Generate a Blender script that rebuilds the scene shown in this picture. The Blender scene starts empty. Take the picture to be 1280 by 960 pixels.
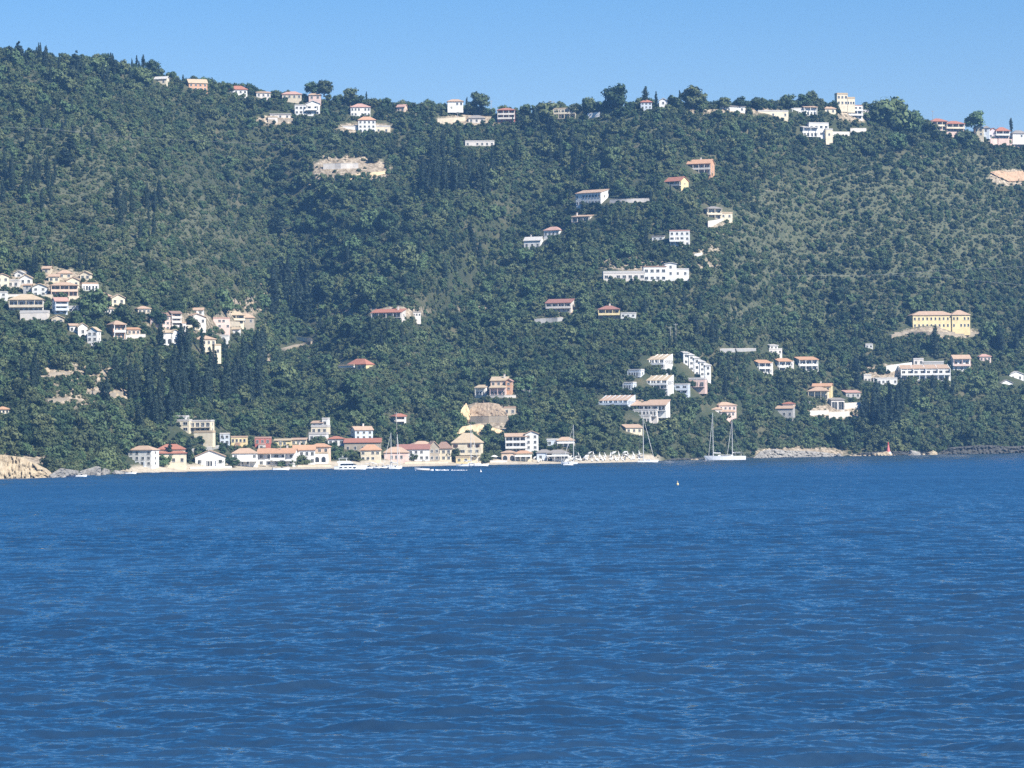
import bpy, bmesh, math, random
import numpy as np
from mathutils import Vector, Matrix, noise as mnoise
random.seed(11); RNG = np.random.default_rng(11)
R = math.radians
scene = bpy.context.scene
COL = scene.collection

# ------------------------------------------------------------------ camera model
F, CZ, HOR = 4200.0, 15.0, 538.0           # focal length in photo pixels, camera height, horizon row
_p = math.atan((HOR - 480) / F); _a = math.atan(0.0122)
_r0 = np.array([1, 0, 0.]); _f = np.array([0, math.cos(_p), math.sin(_p)]); _u0 = np.array([0, -math.sin(_p), math.cos(_p)])
_r = math.cos(_a) * _r0 - math.sin(_a) * _u0; _u = math.cos(_a) * _u0 + math.sin(_a) * _r0
def ray(px, py):
    px = np.asarray(px, float); py = np.asarray(py, float)
    v = _f * F + (px - 640)[..., None] * _r + (480 - py)[..., None] * _u
    return v / v[..., 1:2]
def point(px, py, d):
    return np.array([0, 0, CZ]) + ray(px, py) * np.asarray(d, float)[..., None]
def proj(P):
    P = np.asarray(P, float) - np.array([0, 0, CZ])
    z = P @ _f
    return 640 + F * (P @ _r) / z, 480 - F * (P @ _u) / z

cam = bpy.data.cameras.new('camera'); cam_o = bpy.data.objects.new('camera', cam); COL.objects.link(cam_o)
m = Matrix.Identity(4)
for i in range(3):
    m[i][0] = _r[i]; m[i][1] = _u[i]; m[i][2] = -_f[i]
m[2][3] = CZ
cam_o.matrix_world = m
cam.sensor_width = 36; cam.lens = 36 * F / 1280
cam.clip_start = 1; cam.clip_end = 40000
scene.camera = cam_o

# ------------------------------------------------------------------ helpers
def link(name, me, mat=None, parent=None):
    o = bpy.data.objects.new(name, me); COL.objects.link(o)
    if mat is not None:
        me.materials.append(mat)
    if parent is not None: o.parent = parent
    return o
def np_mesh(name, V, Fc, smooth=False):
    V = np.asarray(V, np.float32); Fc = np.asarray(Fc, np.int32)
    k = Fc.shape[1]; n = len(Fc)
    me = bpy.data.meshes.new(name)
    me.vertices.add(len(V)); me.vertices.foreach_set('co', V.ravel())
    me.loops.add(n * k); me.loops.foreach_set('vertex_index', Fc.ravel())
    me.polygons.add(n)
    me.polygons.foreach_set('loop_start', np.arange(0, n * k, k, dtype=np.int32))
    me.polygons.foreach_set('loop_total', np.full(n, k, np.int32))
    if smooth: me.polygons.foreach_set('use_smooth', np.ones(n, bool))
    me.update(calc_edges=True)
    return me
class MB:
    """collects boxes, prisms and tubes into ONE mesh"""
    def __init__(s): s.v = []; s.f = []
    def add(s, vs, fs):
        b = len(s.v); s.v += [tuple(v) for v in vs]; s.f += [tuple(i + b for i in f) for f in fs]
    def box(s, x0, x1, y0, y1, z0, z1):
        s.add([(x0,y0,z0),(x1,y0,z0),(x1,y1,z0),(x0,y1,z0),(x0,y0,z1),(x1,y0,z1),(x1,y1,z1),(x0,y1,z1)],
              [(0,3,2,1),(4,5,6,7),(0,1,5,4),(1,2,6,5),(2,3,7,6),(3,0,4,7)])
    def tube(s, a, b, r0, r1=None, n=6):
        r1 = r0 if r1 is None else r1
        a = Vector(a); b = Vector(b); d = (b - a).normalized()
        x = d.orthogonal().normalized(); y = d.cross(x)
        vs = []
        for c, r in ((a, r0), (b, r1)):
            for i in range(n):
                t = 2 * math.pi * i / n
                vs.append(c + x * (r * math.cos(t)) + y * (r * math.sin(t)))
        s.add(vs, [(i, (i+1) % n, n + (i+1) % n, n + i) for i in range(n)] + [tuple(range(n-1, -1, -1)), tuple(range(n, 2*n))])
    def loft(s, rings, close=True):
        n = len(rings[0]); vs = [p for r in rings for p in r]; fs = []
        for k in range(len(rings) - 1):
            for i in range(n):
                j = (i + 1) % n
                fs.append((k*n+i, k*n+j, (k+1)*n+j, (k+1)*n+i))
        if close: fs += [tuple(range(n-1, -1, -1)), tuple(range((len(rings)-1)*n, len(rings)*n))]
        s.add(vs, fs)
    def mesh(s, name):
        me = bpy.data.meshes.new(name); me.from_pydata(s.v, [], s.f); me.update(); return me
    def build(s, name, mat, parent=None):
        return link(name, s.mesh(name), mat, parent)
def tag(o, label=None, cat=None, group=None, kind=None):
    if label: o['label'] = label
    if cat: o['category'] = cat
    if group: o['group'] = group
    if kind: o['kind'] = kind
    return o
def empty(name, loc, rz=0.0):
    o = bpy.data.objects.new(name, None); COL.objects.link(o); o.location = loc; o.rotation_euler = (0, 0, rz); o.empty_display_size = 1
    return o
def copy_tree(o, parent=None):
    c = o.copy(); COL.objects.link(c)
    if parent is not None: c.parent = parent
    for ch in KIDS.get(o.name, []): copy_tree(ch, c)
    return c
KIDS = {}

# ------------------------------------------------------------------ materials
def mat_new(name):
    mt = bpy.data.materials.new(name); mt.use_nodes = True
    nt = mt.node_tree; return mt, nt, nt.nodes['Principled BSDF']
def node(nt, t, **kw):
    n = nt.nodes.new(t)
    for k, v in kw.items(): setattr(n, k, v)
    return n
def ramp(nt, stops):
    n = nt.nodes.new('ShaderNodeValToRGB'); e = n.color_ramp.elements
    while len(e) < len(stops): e.new(0.5)
    for q, (p, c) in zip(e, stops):
        q.position = p; q.color = (*c, 1) if len(c) == 3 else c
    return n
def world_noise(nt, scale, detail=3, rough=.55):
    g = node(nt, 'ShaderNodeNewGeometry'); n = node(nt, 'ShaderNodeTexNoise')
    n.inputs['Scale'].default_value = scale; n.inputs['Detail'].default_value = detail; n.inputs['Roughness'].default_value = rough
    nt.links.new(g.outputs['Position'], n.inputs['Vector']); return n
_plain = {}
def paint(name, col, rough=.8, var=.16, scale=.45, metal=0.0):
    """plain surface with weathering: broad and fine noise on the base colour"""
    if name in _plain: return _plain[name]
    mt, nt, b = mat_new(name)
    n1 = world_noise(nt, scale, 4, .65); n2 = world_noise(nt, scale * 7, 2)
    mx = node(nt, 'ShaderNodeMath', operation='ADD'); nt.links.new(n1.outputs['Fac'], mx.inputs[0])
    m2 = node(nt, 'ShaderNodeMath', operation='MULTIPLY'); nt.links.new(n2.outputs['Fac'], m2.inputs[0]); m2.inputs[1].default_value = .5
    nt.links.new(m2.outputs[0], mx.inputs[1])
    rp = ramp(nt, [(.5, tuple(c * (1 - var * 1.6) for c in col)), (1.0, tuple(min(.9, c * (1 + var * .5)) for c in col))])
    nt.links.new(mx.outputs[0], rp.inputs[0]); nt.links.new(rp.outputs[0], b.inputs['Base Color'])
    b.inputs['Roughness'].default_value = rough; b.inputs['Metallic'].default_value = metal
    _plain[name] = mt; return mt
def tiles(name, col):
    """clay roof tiles: rows of tiles with patchy fading"""
    if name in _plain: return _plain[name]
    mt, nt, b = mat_new(name)
    n1 = world_noise(nt, .5, 4, .7); n2 = world_noise(nt, 3.2, 2)
    a = node(nt, 'ShaderNodeMix', data_type='RGBA'); a.inputs[6].default_value = (*[c * .72 for c in col], 1); a.inputs[7].default_value = (*[min(1, c * 1.2) for c in col], 1)
    nt.links.new(n1.outputs['Fac'], a.inputs[0])
    w = node(nt, 'ShaderNodeMix', data_type='RGBA', blend_type='MULTIPLY'); w.inputs[0].default_value = .5
    rp = ramp(nt, [(.3, (.62, .6, .6)), (.7, (1, 1, 1))]); nt.links.new(n2.outputs['Fac'], rp.inputs[0])
    nt.links.new(a.outputs[2], w.inputs[6]); nt.links.new(rp.outputs[0], w.inputs[7]); nt.links.new(w.outputs[2], b.inputs['Base Color'])
    tc = node(nt, 'ShaderNodeTexCoord'); wv = node(nt, 'ShaderNodeTexWave'); wv.inputs['Scale'].default_value = 1.1
    nt.links.new(tc.outputs['Object'], wv.inputs['Vector'])
    bp = node(nt, 'ShaderNodeBump'); bp.inputs['Strength'].default_value = .35; bp.inputs['Distance'].default_value = .08
    nt.links.new(wv.outputs['Fac'], bp.inputs['Height']); nt.links.new(bp.outputs[0], b.inputs['Normal'])
    b.inputs['Roughness'].default_value = .85
    _plain[name] = mt; return mt
W = lambda k: paint('wall_' + k, {
    'white': (.80,.79,.75), 'cream': (.74,.65,.48), 'beige': (.60,.52,.39), 'yellow': (.77,.63,.34), 'orange': (.66,.38,.23), 'peach': (.74,.56,.42),
    'pink': (.70,.52,.45), 'red': (.50,.16,.12), 'blue': (.60,.66,.73), 'grey': (.42,.41,.39), 'stone': (.36,.31,.24), 'pale': (.68,.63,.57), 'lilac': (.62,.55,.55)}[k])  # blue: bluish houses, and shade put into the colour of hotel walls
T = lambda k: tiles('roof_' + k, {'tan': (.52,.37,.26), 'red': (.42,.18,.12), 'orange': (.56,.33,.20), 'pink': (.52,.32,.26), 'brown': (.32,.21,.16),
    'grey': (.30,.275,.25), 'white': (.58,.56,.53), 'cream': (.54,.43,.29), 'maroon': (.34,.165,.13)}[k])
GLASS = None
def glass():
    global GLASS
    if GLASS is None:
        mt, nt, b = mat_new('window_glass'); n = world_noise(nt, .35, 1)
        rp = ramp(nt, [(.35, (.018,.024,.032)), (.7, (.06,.07,.08))]); nt.links.new(n.outputs['Fac'], rp.inputs[0]); nt.links.new(rp.outputs[0], b.inputs['Base Color'])
        b.inputs['Roughness'].default_value = .12; GLASS = mt
    return GLASS

# ------------------------------------------------------------------ terrain: shore and ridge curves seen in the photo, real depth behind them
SH = np.array([(-900,640),(-300,612),(0,598),(60,597),(110,594),(160,591),(270,588.5),(420,585.6),(480,583.9),(570,581.6),(660,580.2),(730,579),(800,577.2),(825,576),(880,574.2),(950,572.3),(1060,570),(1150,568.5),(1280,566.4),(1600,560.5),(2200,551)], float)
RG = np.array([(-900,70),(-300,60),(0,70),(60,76),(130,84),(170,90),(240,108),(330,122),(380,128),(470,136),(540,140),(600,145),(640,146),(700,140),(740,138),(800,136),(880,137),(960,134),(1040,138),(1100,148),(1160,160),(1220,176),(1280,186),(1600,230),(2200,300)], float)
RD = np.array([(-900,1750),(0,1840),(350,1960),(640,1970),(850,1930),(1280,2060),(2200,2200)], float)
def c1(tab, x): return np.interp(x, tab[:, 0], tab[:, 1])
def smooth_tab(tab):
    x = np.arange(-900, 2201, 10.0); y = c1(tab, x); k = np.hanning(9); k /= k.sum()
    yy = np.convolve(np.pad(y, 4, mode='edge'), k, mode='valid'); return np.stack([x, yy], 1)
RGs, RDs, SHs = smooth_tab(RG), smooth_tab(RD), smooth_tab(SH)
def horizon(px): return HOR - 0.0122 * (np.asarray(px, float) - 640)
def shore_d(px):
    r = ray(px, c1(SHs, px)); return CZ / -r[..., 2]
def vnoise(x, y, seed=0):
    """cheap value noise, vectorised"""
    xi = np.floor(x).astype(np.int64); yi = np.floor(y).astype(np.int64); fx = x - xi; fy = y - yi
    def h(a, b):
        n = (a * 374761393 + b * 668265263 + seed * 982451653) & 0xffffffff
        n = ((n ^ (n >> 13)) * 1274126177) & 0xffffffff
        return ((n ^ (n >> 16)) & 0xffff) / 65535.0
    fx = fx * fx * (3 - 2 * fx); fy = fy * fy * (3 - 2 * fy)
    return (h(xi, yi) * (1 - fx) + h(xi + 1, yi) * fx) * (1 - fy) + (h(xi, yi + 1) * (1 - fx) + h(xi + 1, yi + 1) * fx) * fy
def fbm(x, y, o=4, seed=0):
    s = 0; a = .5
    for i in range(o): s = s + a * (vnoise(x * 2**i, y * 2**i, seed + i) - .5); a *= .5
    return s
def bump1(x, c, w): return np.exp(-((x - c) / w) ** 2)
def depth(px, t):
    """distance of the ground seen in column px at fraction t of the way from shore to ridge"""
    px = np.asarray(px, float); t = np.asarray(t, float)
    d0 = shore_d(px); d1 = c1(RDs, px); tt = np.clip(t, 0, 1)
    d = d0 + (d1 - d0) * tt ** .85
    e = np.sin(np.pi * np.clip(tt, 0, 1)) ** .8
    rav = np.interp(tt, [0, .3, .45, .7, 1], [350, 372, 375, 345, 270])
    d = d + 108 * e * (1 - tt ** 5) * np.exp(-((px - rav) / 78) ** 2)
    d = d - 75 * e * np.exp(-((px - rav + 190) / 120) ** 2)
    r2 = np.interp(tt, [0, .35, .7, 1], [520, 560, 670, 720])
    d = d + 44 * e * np.exp(-((px - r2) / 60) ** 2) - 30 * e * np.exp(-((px - r2 + 95) / 60) ** 2)
    d = d - 26 * e * np.exp(-((px - 860) / 90) ** 2) + 16 * e * np.exp(-((px - 1030) / 70) ** 2) - 14 * e * np.exp(-((px - 1180) / 70) ** 2)
    d = d + 34 * np.sqrt(e) * fbm(px / 90, tt * 5, 4, 3) * np.clip(tt * 8, 0, 1)
    return d
def py_of(px, t): return c1(SHs, px) + np.asarray(t) * (c1(RGs, px) - c1(SHs, px))
def t_of(px, py): return (np.asarray(py, float) - c1(SHs, px)) / (c1(RGs, px) - c1(SHs, px))
def ground(px, py):
    """3-D point of the ground seen at a photo pixel"""
    px = np.asarray(px, float); py = np.asarray(py, float)
    return point(px, py, depth(px, t_of(px, py)))

# soil masks in the column/row chart of the slope: (px, py, rx, ry, weight)
SOIL_PALE = [(437,213,52,17,1.2),(608,528,42,26,1.4),(95,468,58,15,.42),(140,490,42,20,.46),(98,498,40,14,.4),(60,350,60,16,.5),(1268,222,32,10,1.0),(300,385,26,14,.6),(318,372,20,10,.5),
    (1175,416,48,8,.9),(1045,515,42,9,1.1),(480,390,60,8,.55),(410,388,30,8,.5),(590,385,20,5,.5),(28,584,48,20,1.4),(100,590,60,8,1.2),(220,588,110,4,1.0),(1000,566,62,9,.55),(590,150,44,8,.6),(910,136,70,8,.5),
    (1250,170,40,8,.4),(880,330,30,7,.35),(880,312,22,6,.35),(900,285,18,8,.35),(795,330,50,8,.7),(345,450,40,8,.5),(262,524,20,7,.5),(250,405,80,16,.3),(700,390,30,6,.4),(345,150,26,6,.7),(455,160,36,7,.6),(1110,465,40,10,.55),(1070,145,30,8,.4)]
SOIL_DRY = [(1090,290,210,80,.75),(1180,215,80,26,.75),(1130,215,90,14,.8),(880,420,60,12,.4),(1000,395,160,22,.4),(980,330,120,40,.6),(560,150,80,12,.4),(790,155,60,12,.5),(150,300,160,90,.45),(90,200,110,60,.45)]
def soft(px, py, L):
    s = np.zeros(np.broadcast(px, py).shape)
    for (x, y, rx, ry, w) in L:
        q = ((px - x) / rx) ** 2 + ((py - y) / ry) ** 2
        s = np.maximum(s, w * np.clip(1.5 * (1 - q) + .2, 0, 1))
    return s

cols = np.concatenate([np.arange(-900, -60, 20.0), np.arange(-60, 1340, 4.0), np.arange(1340, 2201, 20.0)])
ts = np.concatenate([np.linspace(0, .06, 14)[:-1], np.linspace(.06, 1, 150)])
PX, TT = np.meshgrid(cols, ts); PY = py_of(PX, TT)
Vt = point(PX, PY, depth(PX, TT))
# below the shore: three rows dipping under the water; behind the ridge: rows that fall away
pre = []
for k, (dd, zz) in enumerate([(90, -14), (35, -5), (10, -1.2)]):
    q = Vt[0].copy(); n = q[:, :2] / np.linalg.norm(q[:, :2], axis=1, keepdims=True); q[:, :2] -= n * dd; q[:, 2] = zz; pre.append(q)
post = []
for (dd, zz) in [(14, -.5), (45, -5), (110, -22), (260, -60), (520, -120)]:
    q = Vt[-1].copy(); n = q[:, :2] / np.linalg.norm(q[:, :2], axis=1, keepdims=True); q[:, :2] += n * dd; q[:, 2] = np.maximum(q[:, 2] + zz, 4); post.append(q)
Vall = np.concatenate([np.array(pre), Vt, np.array(post)], 0)
nr, nc = Vall.shape[:2]
idx = np.arange(nr * nc).reshape(nr, nc)
Fq = np.stack([idx[:-1, :-1], idx[:-1, 1:], idx[1:, 1:], idx[1:, :-1]], -1).reshape(-1, 4)
hill_me = np_mesh('hillside', Vall.reshape(-1, 3), Fq, True)
pale = np.zeros((nr, nc)); dry = np.zeros((nr, nc)); sand = np.zeros((nr, nc))
pale[3:3+len(ts)] = soft(PX, PY, SOIL_PALE); dry[3:3+len(ts)] = soft(PX, PY, SOIL_DRY)
bw = np.interp(PX, [150, 175, 300, 600, 800, 815, 830], [0, .6, 1, 1, 1, .6, 0])
sand[3:3+len(ts)] = bw * np.clip((.022 - TT) / .01, 0, 1); sand[:3] = bw[0]
for nm, A in (('pale', pale), ('dry', dry), ('sand', sand)):
    at = hill_me.attributes.new(nm, 'FLOAT', 'POINT'); at.data.foreach_set('value', A.ravel().astype(np.float32))
mt, nt, b = mat_new('hill_ground')
def attr(nt, n):
    a = node(nt, 'ShaderNodeAttribute'); a.attribute_name = n; return a
n1 = world_noise(nt, .05, 5, .65); n2 = world_noise(nt, .5, 4, .7)
base = ramp(nt, [(.35, (.032,.045,.018)), (.5, (.05,.06,.026)), (.68, (.11,.10,.055))]); nt.links.new(n1.outputs['Fac'], base.inputs[0])
dryc = ramp(nt, [(.3, (.05,.067,.033)), (.52, (.085,.095,.05)), (.72, (.17,.15,.09))]); nt.links.new(n2.outputs['Fac'], dryc.inputs[0])
palec = ramp(nt, [(.3, (.10,.085,.055)), (.44, (.22,.175,.12)), (.58, (.40,.33,.24)), (.75, (.6,.54,.42))]); nt.links.new(n2.outputs['Fac'], palec.inputs[0])
sandc = ramp(nt, [(.3, (.34,.29,.22)), (.7, (.52,.46,.36))]); nt.links.new(n2.outputs['Fac'], sandc.inputs[0])
prev = base.outputs[0]
for an, c in (('dry', dryc), ('pale', palec), ('sand', sandc)):
    a = attr(nt, an); mx = node(nt, 'ShaderNodeMix', data_type='RGBA')
    ad = node(nt, 'ShaderNodeMath', operation='MULTIPLY_ADD'); nt.links.new(n2.outputs['Fac'], ad.inputs[0]); ad.inputs[1].default_value = .9 if an != 'sand' else 0
    sb = node(nt, 'ShaderNodeMath', operation='SUBTRACT'); nt.links.new(a.outputs['Fac'], sb.inputs[0]); sb.inputs[1].default_value = .45 if an != 'sand' else 0
    nt.links.new(sb.outputs[0], ad.inputs[2])
    ml = node(nt, 'ShaderNodeMath', operation='MULTIPLY'); ml.use_clamp = True; ml.inputs[1].default_value = 2.2
    g0 = node(nt, 'ShaderNodeMath', operation='MULTIPLY'); nt.links.new(ad.outputs[0], ml.inputs[0])
    st = node(nt, 'ShaderNodeMath', operation='GREATER_THAN'); nt.links.new(a.outputs['Fac'], st.inputs[0]); st.inputs[1].default_value = .02
    nt.links.new(ml.outputs[0], g0.inputs[0]); nt.links.new(st.outputs[0], g0.inputs[1])
    nt.links.new(g0.outputs[0], mx.inputs[0]); nt.links.new(prev, mx.inputs[6]); nt.links.new(c.outputs[0], mx.inputs[7]); prev = mx.outputs[2]
nt.links.new(prev, b.inputs['Base Color']); b.inputs['Roughness'].default_value = .95
bp = node(nt, 'ShaderNodeBump'); bp.inputs['Strength'].default_value = .8; bp.inputs['Distance'].default_value = .8
nt.links.new(n2.outputs['Fac'], bp.inputs['Height']); nt.links.new(bp.outputs[0], b.inputs['Normal'])
hill = link('hillside', hill_me, mt); tag(hill, kind='structure')
# sea bed sheet so that the sea never ends on nothing
me = np_mesh('sea_bed', [(-9000,-4000,-16),(9000,-4000,-16),(9000,14000,-16),(-9000,14000,-16)], [(0,1,2,3)]); sb_o = link('sea_bed', me, paint('sea_bed', (.12,.12,.1))); tag(sb_o, kind='structure')

# ------------------------------------------------------------------ water
def make_water():
    inv = np.linspace(1 / 95.0, 1 / 1790.0, 1800); D = 1 / inv
    D = np.concatenate([[-3000, -900, -300, -100, -30, 0, 15], np.arange(25, 95, 1.2), D, [2100, 2600, 3600, 6000, 12000]])
    U = np.linspace(-1, 1, 1050) * .215; De = np.maximum(D, 60)                 # fine in front of the viewer, coarser far out to the sides
    out = np.cumsum(.25 * 1.115 ** np.arange(75)); ctr = De[:, None] * U[None, :]
    X = np.concatenate([ctr[:, :1] - out[None, ::-1], ctr, ctr[:, -1:] + out[None, :]], 1); Y = np.repeat(D[:, None], X.shape[1], 1)
    dy = np.abs(np.gradient(D))[:, None]; dx = np.gradient(X, axis=1)
    Z = np.zeros_like(X); rng = np.random.default_rng(5)
    # wind sea: many short directional components; each fades where the sheet is too coarse to carry it
    n = 110
    for i in range(n):
        lam = .6 * (11.0 / .6) ** (rng.random() ** 1.1)
        th = rng.normal(0, .62) + math.radians(84)               # travel direction: towards / away from the viewer, spread to the sides
        k = 2 * math.pi / lam; kx, ky = k * math.cos(th), k * math.sin(th)
        amp = .0054 * lam ** 1.0 * (1 if lam < 4 else 1.3) / math.sqrt(n / 40)
        fade = np.clip((lam / (np.maximum(abs(ky) / k * dy, abs(kx) / k * dx) * 2.2)) - .6, 0, 1)
        ph = kx * X + ky * Y + rng.random() * 6.283 + 1.2 * np.sin(X * .021 + i) + 1.1 * np.sin(Y * .017 + 2 * i)
        Z += fade * amp * np.sin(ph + .8 * np.sin(ph))
    gust = .75 + .6 * (fbm(X / 60 + 9, Y / 130, 3, 21) + .25)     # patches of rougher and calmer water
    Z *= np.clip(gust, .45, 1.4)
    V = np.stack([X, Y, Z], -1).reshape(-1, 3); nr, nc = X.shape
    ix = np.arange(nr * nc).reshape(nr, nc)
    Fq = np.stack([ix[:-1, :-1], ix[:-1, 1:], ix[1:, 1:], ix[1:, :-1]], -1).reshape(-1, 4)
    return np_mesh('sea', V, Fq, True)
mt, nt, b = mat_new('sea_water')
g = node(nt, 'ShaderNodeNewGeometry')
def wn(sc, stretch, det):
    mp = node(nt, 'ShaderNodeMapping'); mp.inputs['Scale'].default_value = stretch; nt.links.new(g.outputs['Position'], mp.inputs['Vector'])
    n = node(nt, 'ShaderNodeTexNoise'); n.inputs['Scale'].default_value = sc; n.inputs['Detail'].default_value = det; n.inputs['Roughness'].default_value = .6
    nt.links.new(mp.outputs[0], n.inputs['Vector']); return n
def tilt(n, amt):
    sb = node(nt, 'ShaderNodeVectorMath', operation='SUBTRACT'); nt.links.new(n.outputs['Color'], sb.inputs[0]); sb.inputs[1].default_value = (.5, .5, .5)
    ml = node(nt, 'ShaderNodeVectorMath', operation='MULTIPLY'); nt.links.new(sb.outputs[0], ml.inputs[0]); ml.inputs[1].default_value = (amt * .7, amt, 0)
    return ml
w1 = wn(.8, (2.4, .9, 1), 3); w2 = wn(2.8, (1.3, .8, 1), 4); w3 = wn(.06, (8, .9, 1), 3)
t1 = tilt(w1, .26); t2 = tilt(w2, .34); t3 = tilt(w3, .22)
ad1 = node(nt, 'ShaderNodeVectorMath', operation='ADD'); nt.links.new(g.outputs['Normal'], ad1.inputs[0]); nt.links.new(t1.outputs[0], ad1.inputs[1])
ad2 = node(nt, 'ShaderNodeVectorMath', operation='ADD'); ad0 = node(nt, 'ShaderNodeVectorMath', operation='ADD'); nt.links.new(t2.outputs[0], ad0.inputs[0]); nt.links.new(t3.outputs[0], ad0.inputs[1]); nt.links.new(ad1.outputs[0], ad2.inputs[0]); nt.links.new(ad0.outputs[0], ad2.inputs[1])
sep = node(nt, 'ShaderNodeSeparateXYZ'); nt.links.new(g.outputs['Position'], sep.inputs[0])      # normals leaned to the viewer with distance, darkening the sea's reflection
mr = node(nt, 'ShaderNodeMapRange'); nt.links.new(sep.outputs[1], mr.inputs[0]); mr.inputs[1].default_value = 120; mr.inputs[2].default_value = 900; mr.inputs[3].default_value = -.05; mr.inputs[4].default_value = -.17
cb = node(nt, 'ShaderNodeCombineXYZ'); nt.links.new(mr.outputs[0], cb.inputs[1]); ad3 = node(nt, 'ShaderNodeVectorMath', operation='ADD'); nt.links.new(ad2.outputs[0], ad3.inputs[0]); nt.links.new(cb.outputs[0], ad3.inputs[1])
nm = node(nt, 'ShaderNodeVectorMath', operation='NORMALIZE'); nt.links.new(ad3.outputs[0], nm.inputs[0]); nt.links.new(nm.outputs[0], b.inputs['Normal'])
big = wn(.012, (.6, 1, 1), 3); rp = ramp(nt, [(.35, (.015,.040,.083)), (.65, (.023,.057,.112))]); nt.links.new(big.outputs['Fac'], rp.inputs[0]); nt.links.new(rp.outputs[0], b.inputs['Base Color'])
b.inputs['Roughness'].default_value = .06; b.inputs['IOR'].default_value = 1.62
sea = link('sea', make_water(), mt); tag(sea, kind='structure')

# ------------------------------------------------------------------ light, sky, air
SUN_AZ, SUN_EL = R(-43), R(42)         # azimuth measured from +x towards the camera; elevation
S = Vector((math.cos(SUN_AZ) * math.cos(SUN_EL), math.sin(SUN_AZ) * math.cos(SUN_EL), math.sin(SUN_EL)))
sl = bpy.data.lights.new('sun', 'SUN'); sl.energy = 5.0; sl.angle = R(.53); sl.color = (1, .94, .84)
so = bpy.data.objects.new('sun', sl); COL.objects.link(so); so.rotation_euler = S.to_track_quat('Z', 'Y').to_euler(); so.location = (0, 0, 600)
wd = bpy.data.worlds.new('World'); scene.world = wd; wd.use_nodes = True; nt = wd.node_tree
sk = nt.nodes.new('ShaderNodeTexSky'); sk.sky_type = 'NISHITA'; sk.sun_disc = False
sk.sun_elevation = SUN_EL; sk.sun_rotation = math.atan2(S.x, S.y)
sk.altitude = 0; sk.air_density = 1.0; sk.dust_density = 0.15; sk.ozone_density = 4.0
hs = nt.nodes.new('ShaderNodeHueSaturation'); hs.inputs['Saturation'].default_value = 1.45
tn = nt.nodes.new('ShaderNodeMix'); tn.data_type = 'RGBA'; tn.blend_type = 'MULTIPLY'; tn.inputs[0].default_value = 1; tn.inputs[7].default_value = (1.18, .96, 1.04, 1)
nt.links.new(sk.outputs[0], hs.inputs['Color']); nt.links.new(hs.outputs[0], tn.inputs[6]); nt.links.new(tn.outputs[2], nt.nodes['Background'].inputs[0])
nt.nodes['Background'].inputs[1].default_value = .071
scene.view_settings.view_transform = 'Standard'; scene.view_settings.look = 'None'; scene.view_settings.gamma = 1; scene.view_settings.exposure = .82
mb = MB(); mb.box(-1900, 1900, -40, 3400, -19, 330)
hz_m = bpy.data.materials.new('haze'); hz_m.use_nodes = True; nt = hz_m.node_tree; nt.nodes.remove(nt.nodes['Principled BSDF'])
pv = nt.nodes.new('ShaderNodeVolumePrincipled'); pv.inputs['Color'].default_value = (.22, .52, 1.0, 1); pv.inputs['Density'].default_value = .00009; pv.inputs['Anisotropy'].default_value = 0.0
nt.links.new(pv.outputs[0], nt.nodes['Material Output'].inputs['Volume'])
hz = mb.build('haze', hz_m); tag(hz, kind='stuff')
cy = scene.cycles
cy.max_bounces = 6; cy.diffuse_bounces = 2; cy.glossy_bounces = 3; cy.transmission_bounces = 2; cy.volume_bounces = 0; cy.transparent_max_bounces = 4
cy.use_denoising = False; cy.use_fast_gi = False; cy.caustics_reflective = False; cy.caustics_refractive = False
try: cy.denoiser = 'OPENIMAGEDENOISE'; cy.denoising_input_passes = 'RGB_ALBEDO_NORMAL'; cy.denoising_prefilter = 'ACCURATE'
except Exception: pass
# ------------------------------------------------------------------ foliage
def leaf_mat(name, dark, light, sp=.055):
    mt, nt, b = mat_new(name)
    oi = node(nt, 'ShaderNodeObjectInfo'); n1 = world_noise(nt, .55, 2); n0 = world_noise(nt, .018, 3)
    s1 = node(nt, 'ShaderNodeMath', operation='MULTIPLY_ADD'); nt.links.new(oi.outputs['Random'], s1.inputs[0]); s1.inputs[1].default_value = .55
    s2 = node(nt, 'ShaderNodeMath', operation='MULTIPLY_ADD'); nt.links.new(n1.outputs['Fac'], s2.inputs[0]); s2.inputs[1].default_value = .6
    s3 = node(nt, 'ShaderNodeMath', operation='MULTIPLY_ADD'); nt.links.new(n0.outputs['Fac'], s3.inputs[0]); s3.inputs[1].default_value = .9; s3.inputs[2].default_value = -.58
    nt.links.new(s3.outputs[0], s2.inputs[2]); nt.links.new(s2.outputs[0], s1.inputs[2])
    mid = tuple((a + c) / 2 for a, c in zip(dark, light))
    rp = ramp(nt, [(.05, dark), (.5, mid), (1, light)]); nt.links.new(s1.outputs[0], rp.inputs[0])
    m1 = node(nt, 'ShaderNodeMath', operation='MULTIPLY'); nt.links.new(oi.outputs['Random'], m1.inputs[0]); m1.inputs[1].default_value = 37.0
    fr = node(nt, 'ShaderNodeMath', operation='FRACT'); nt.links.new(m1.outputs[0], fr.inputs[0])
    mh = node(nt, 'ShaderNodeMapRange'); nt.links.new(fr.outputs[0], mh.inputs[0]); mh.inputs[3].default_value = .462; mh.inputs[4].default_value = .535
    hsn = node(nt, 'ShaderNodeHueSaturation'); nt.links.new(mh.outputs[0], hsn.inputs['Hue']); nt.links.new(rp.outputs[0], hsn.inputs['Color'])
    nt.links.new(hsn.outputs[0], b.inputs['Base Color']); b.inputs['Roughness'].default_value = .7
    b.inputs['Specular IOR Level'].default_value = .25
    return mt
LEAF = leaf_mat('broad_leaves', (.014,.033,.014), (.140,.188,.078))
PINE = leaf_mat('cypress_needles', (.009,.020,.014), (.036,.060,.034))
SCRUBM = leaf_mat('scrub_leaves', (.045,.066,.030), (.165,.185,.095))
BARK = paint('bark', (.13,.10,.075), .9, .3, 2)

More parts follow.
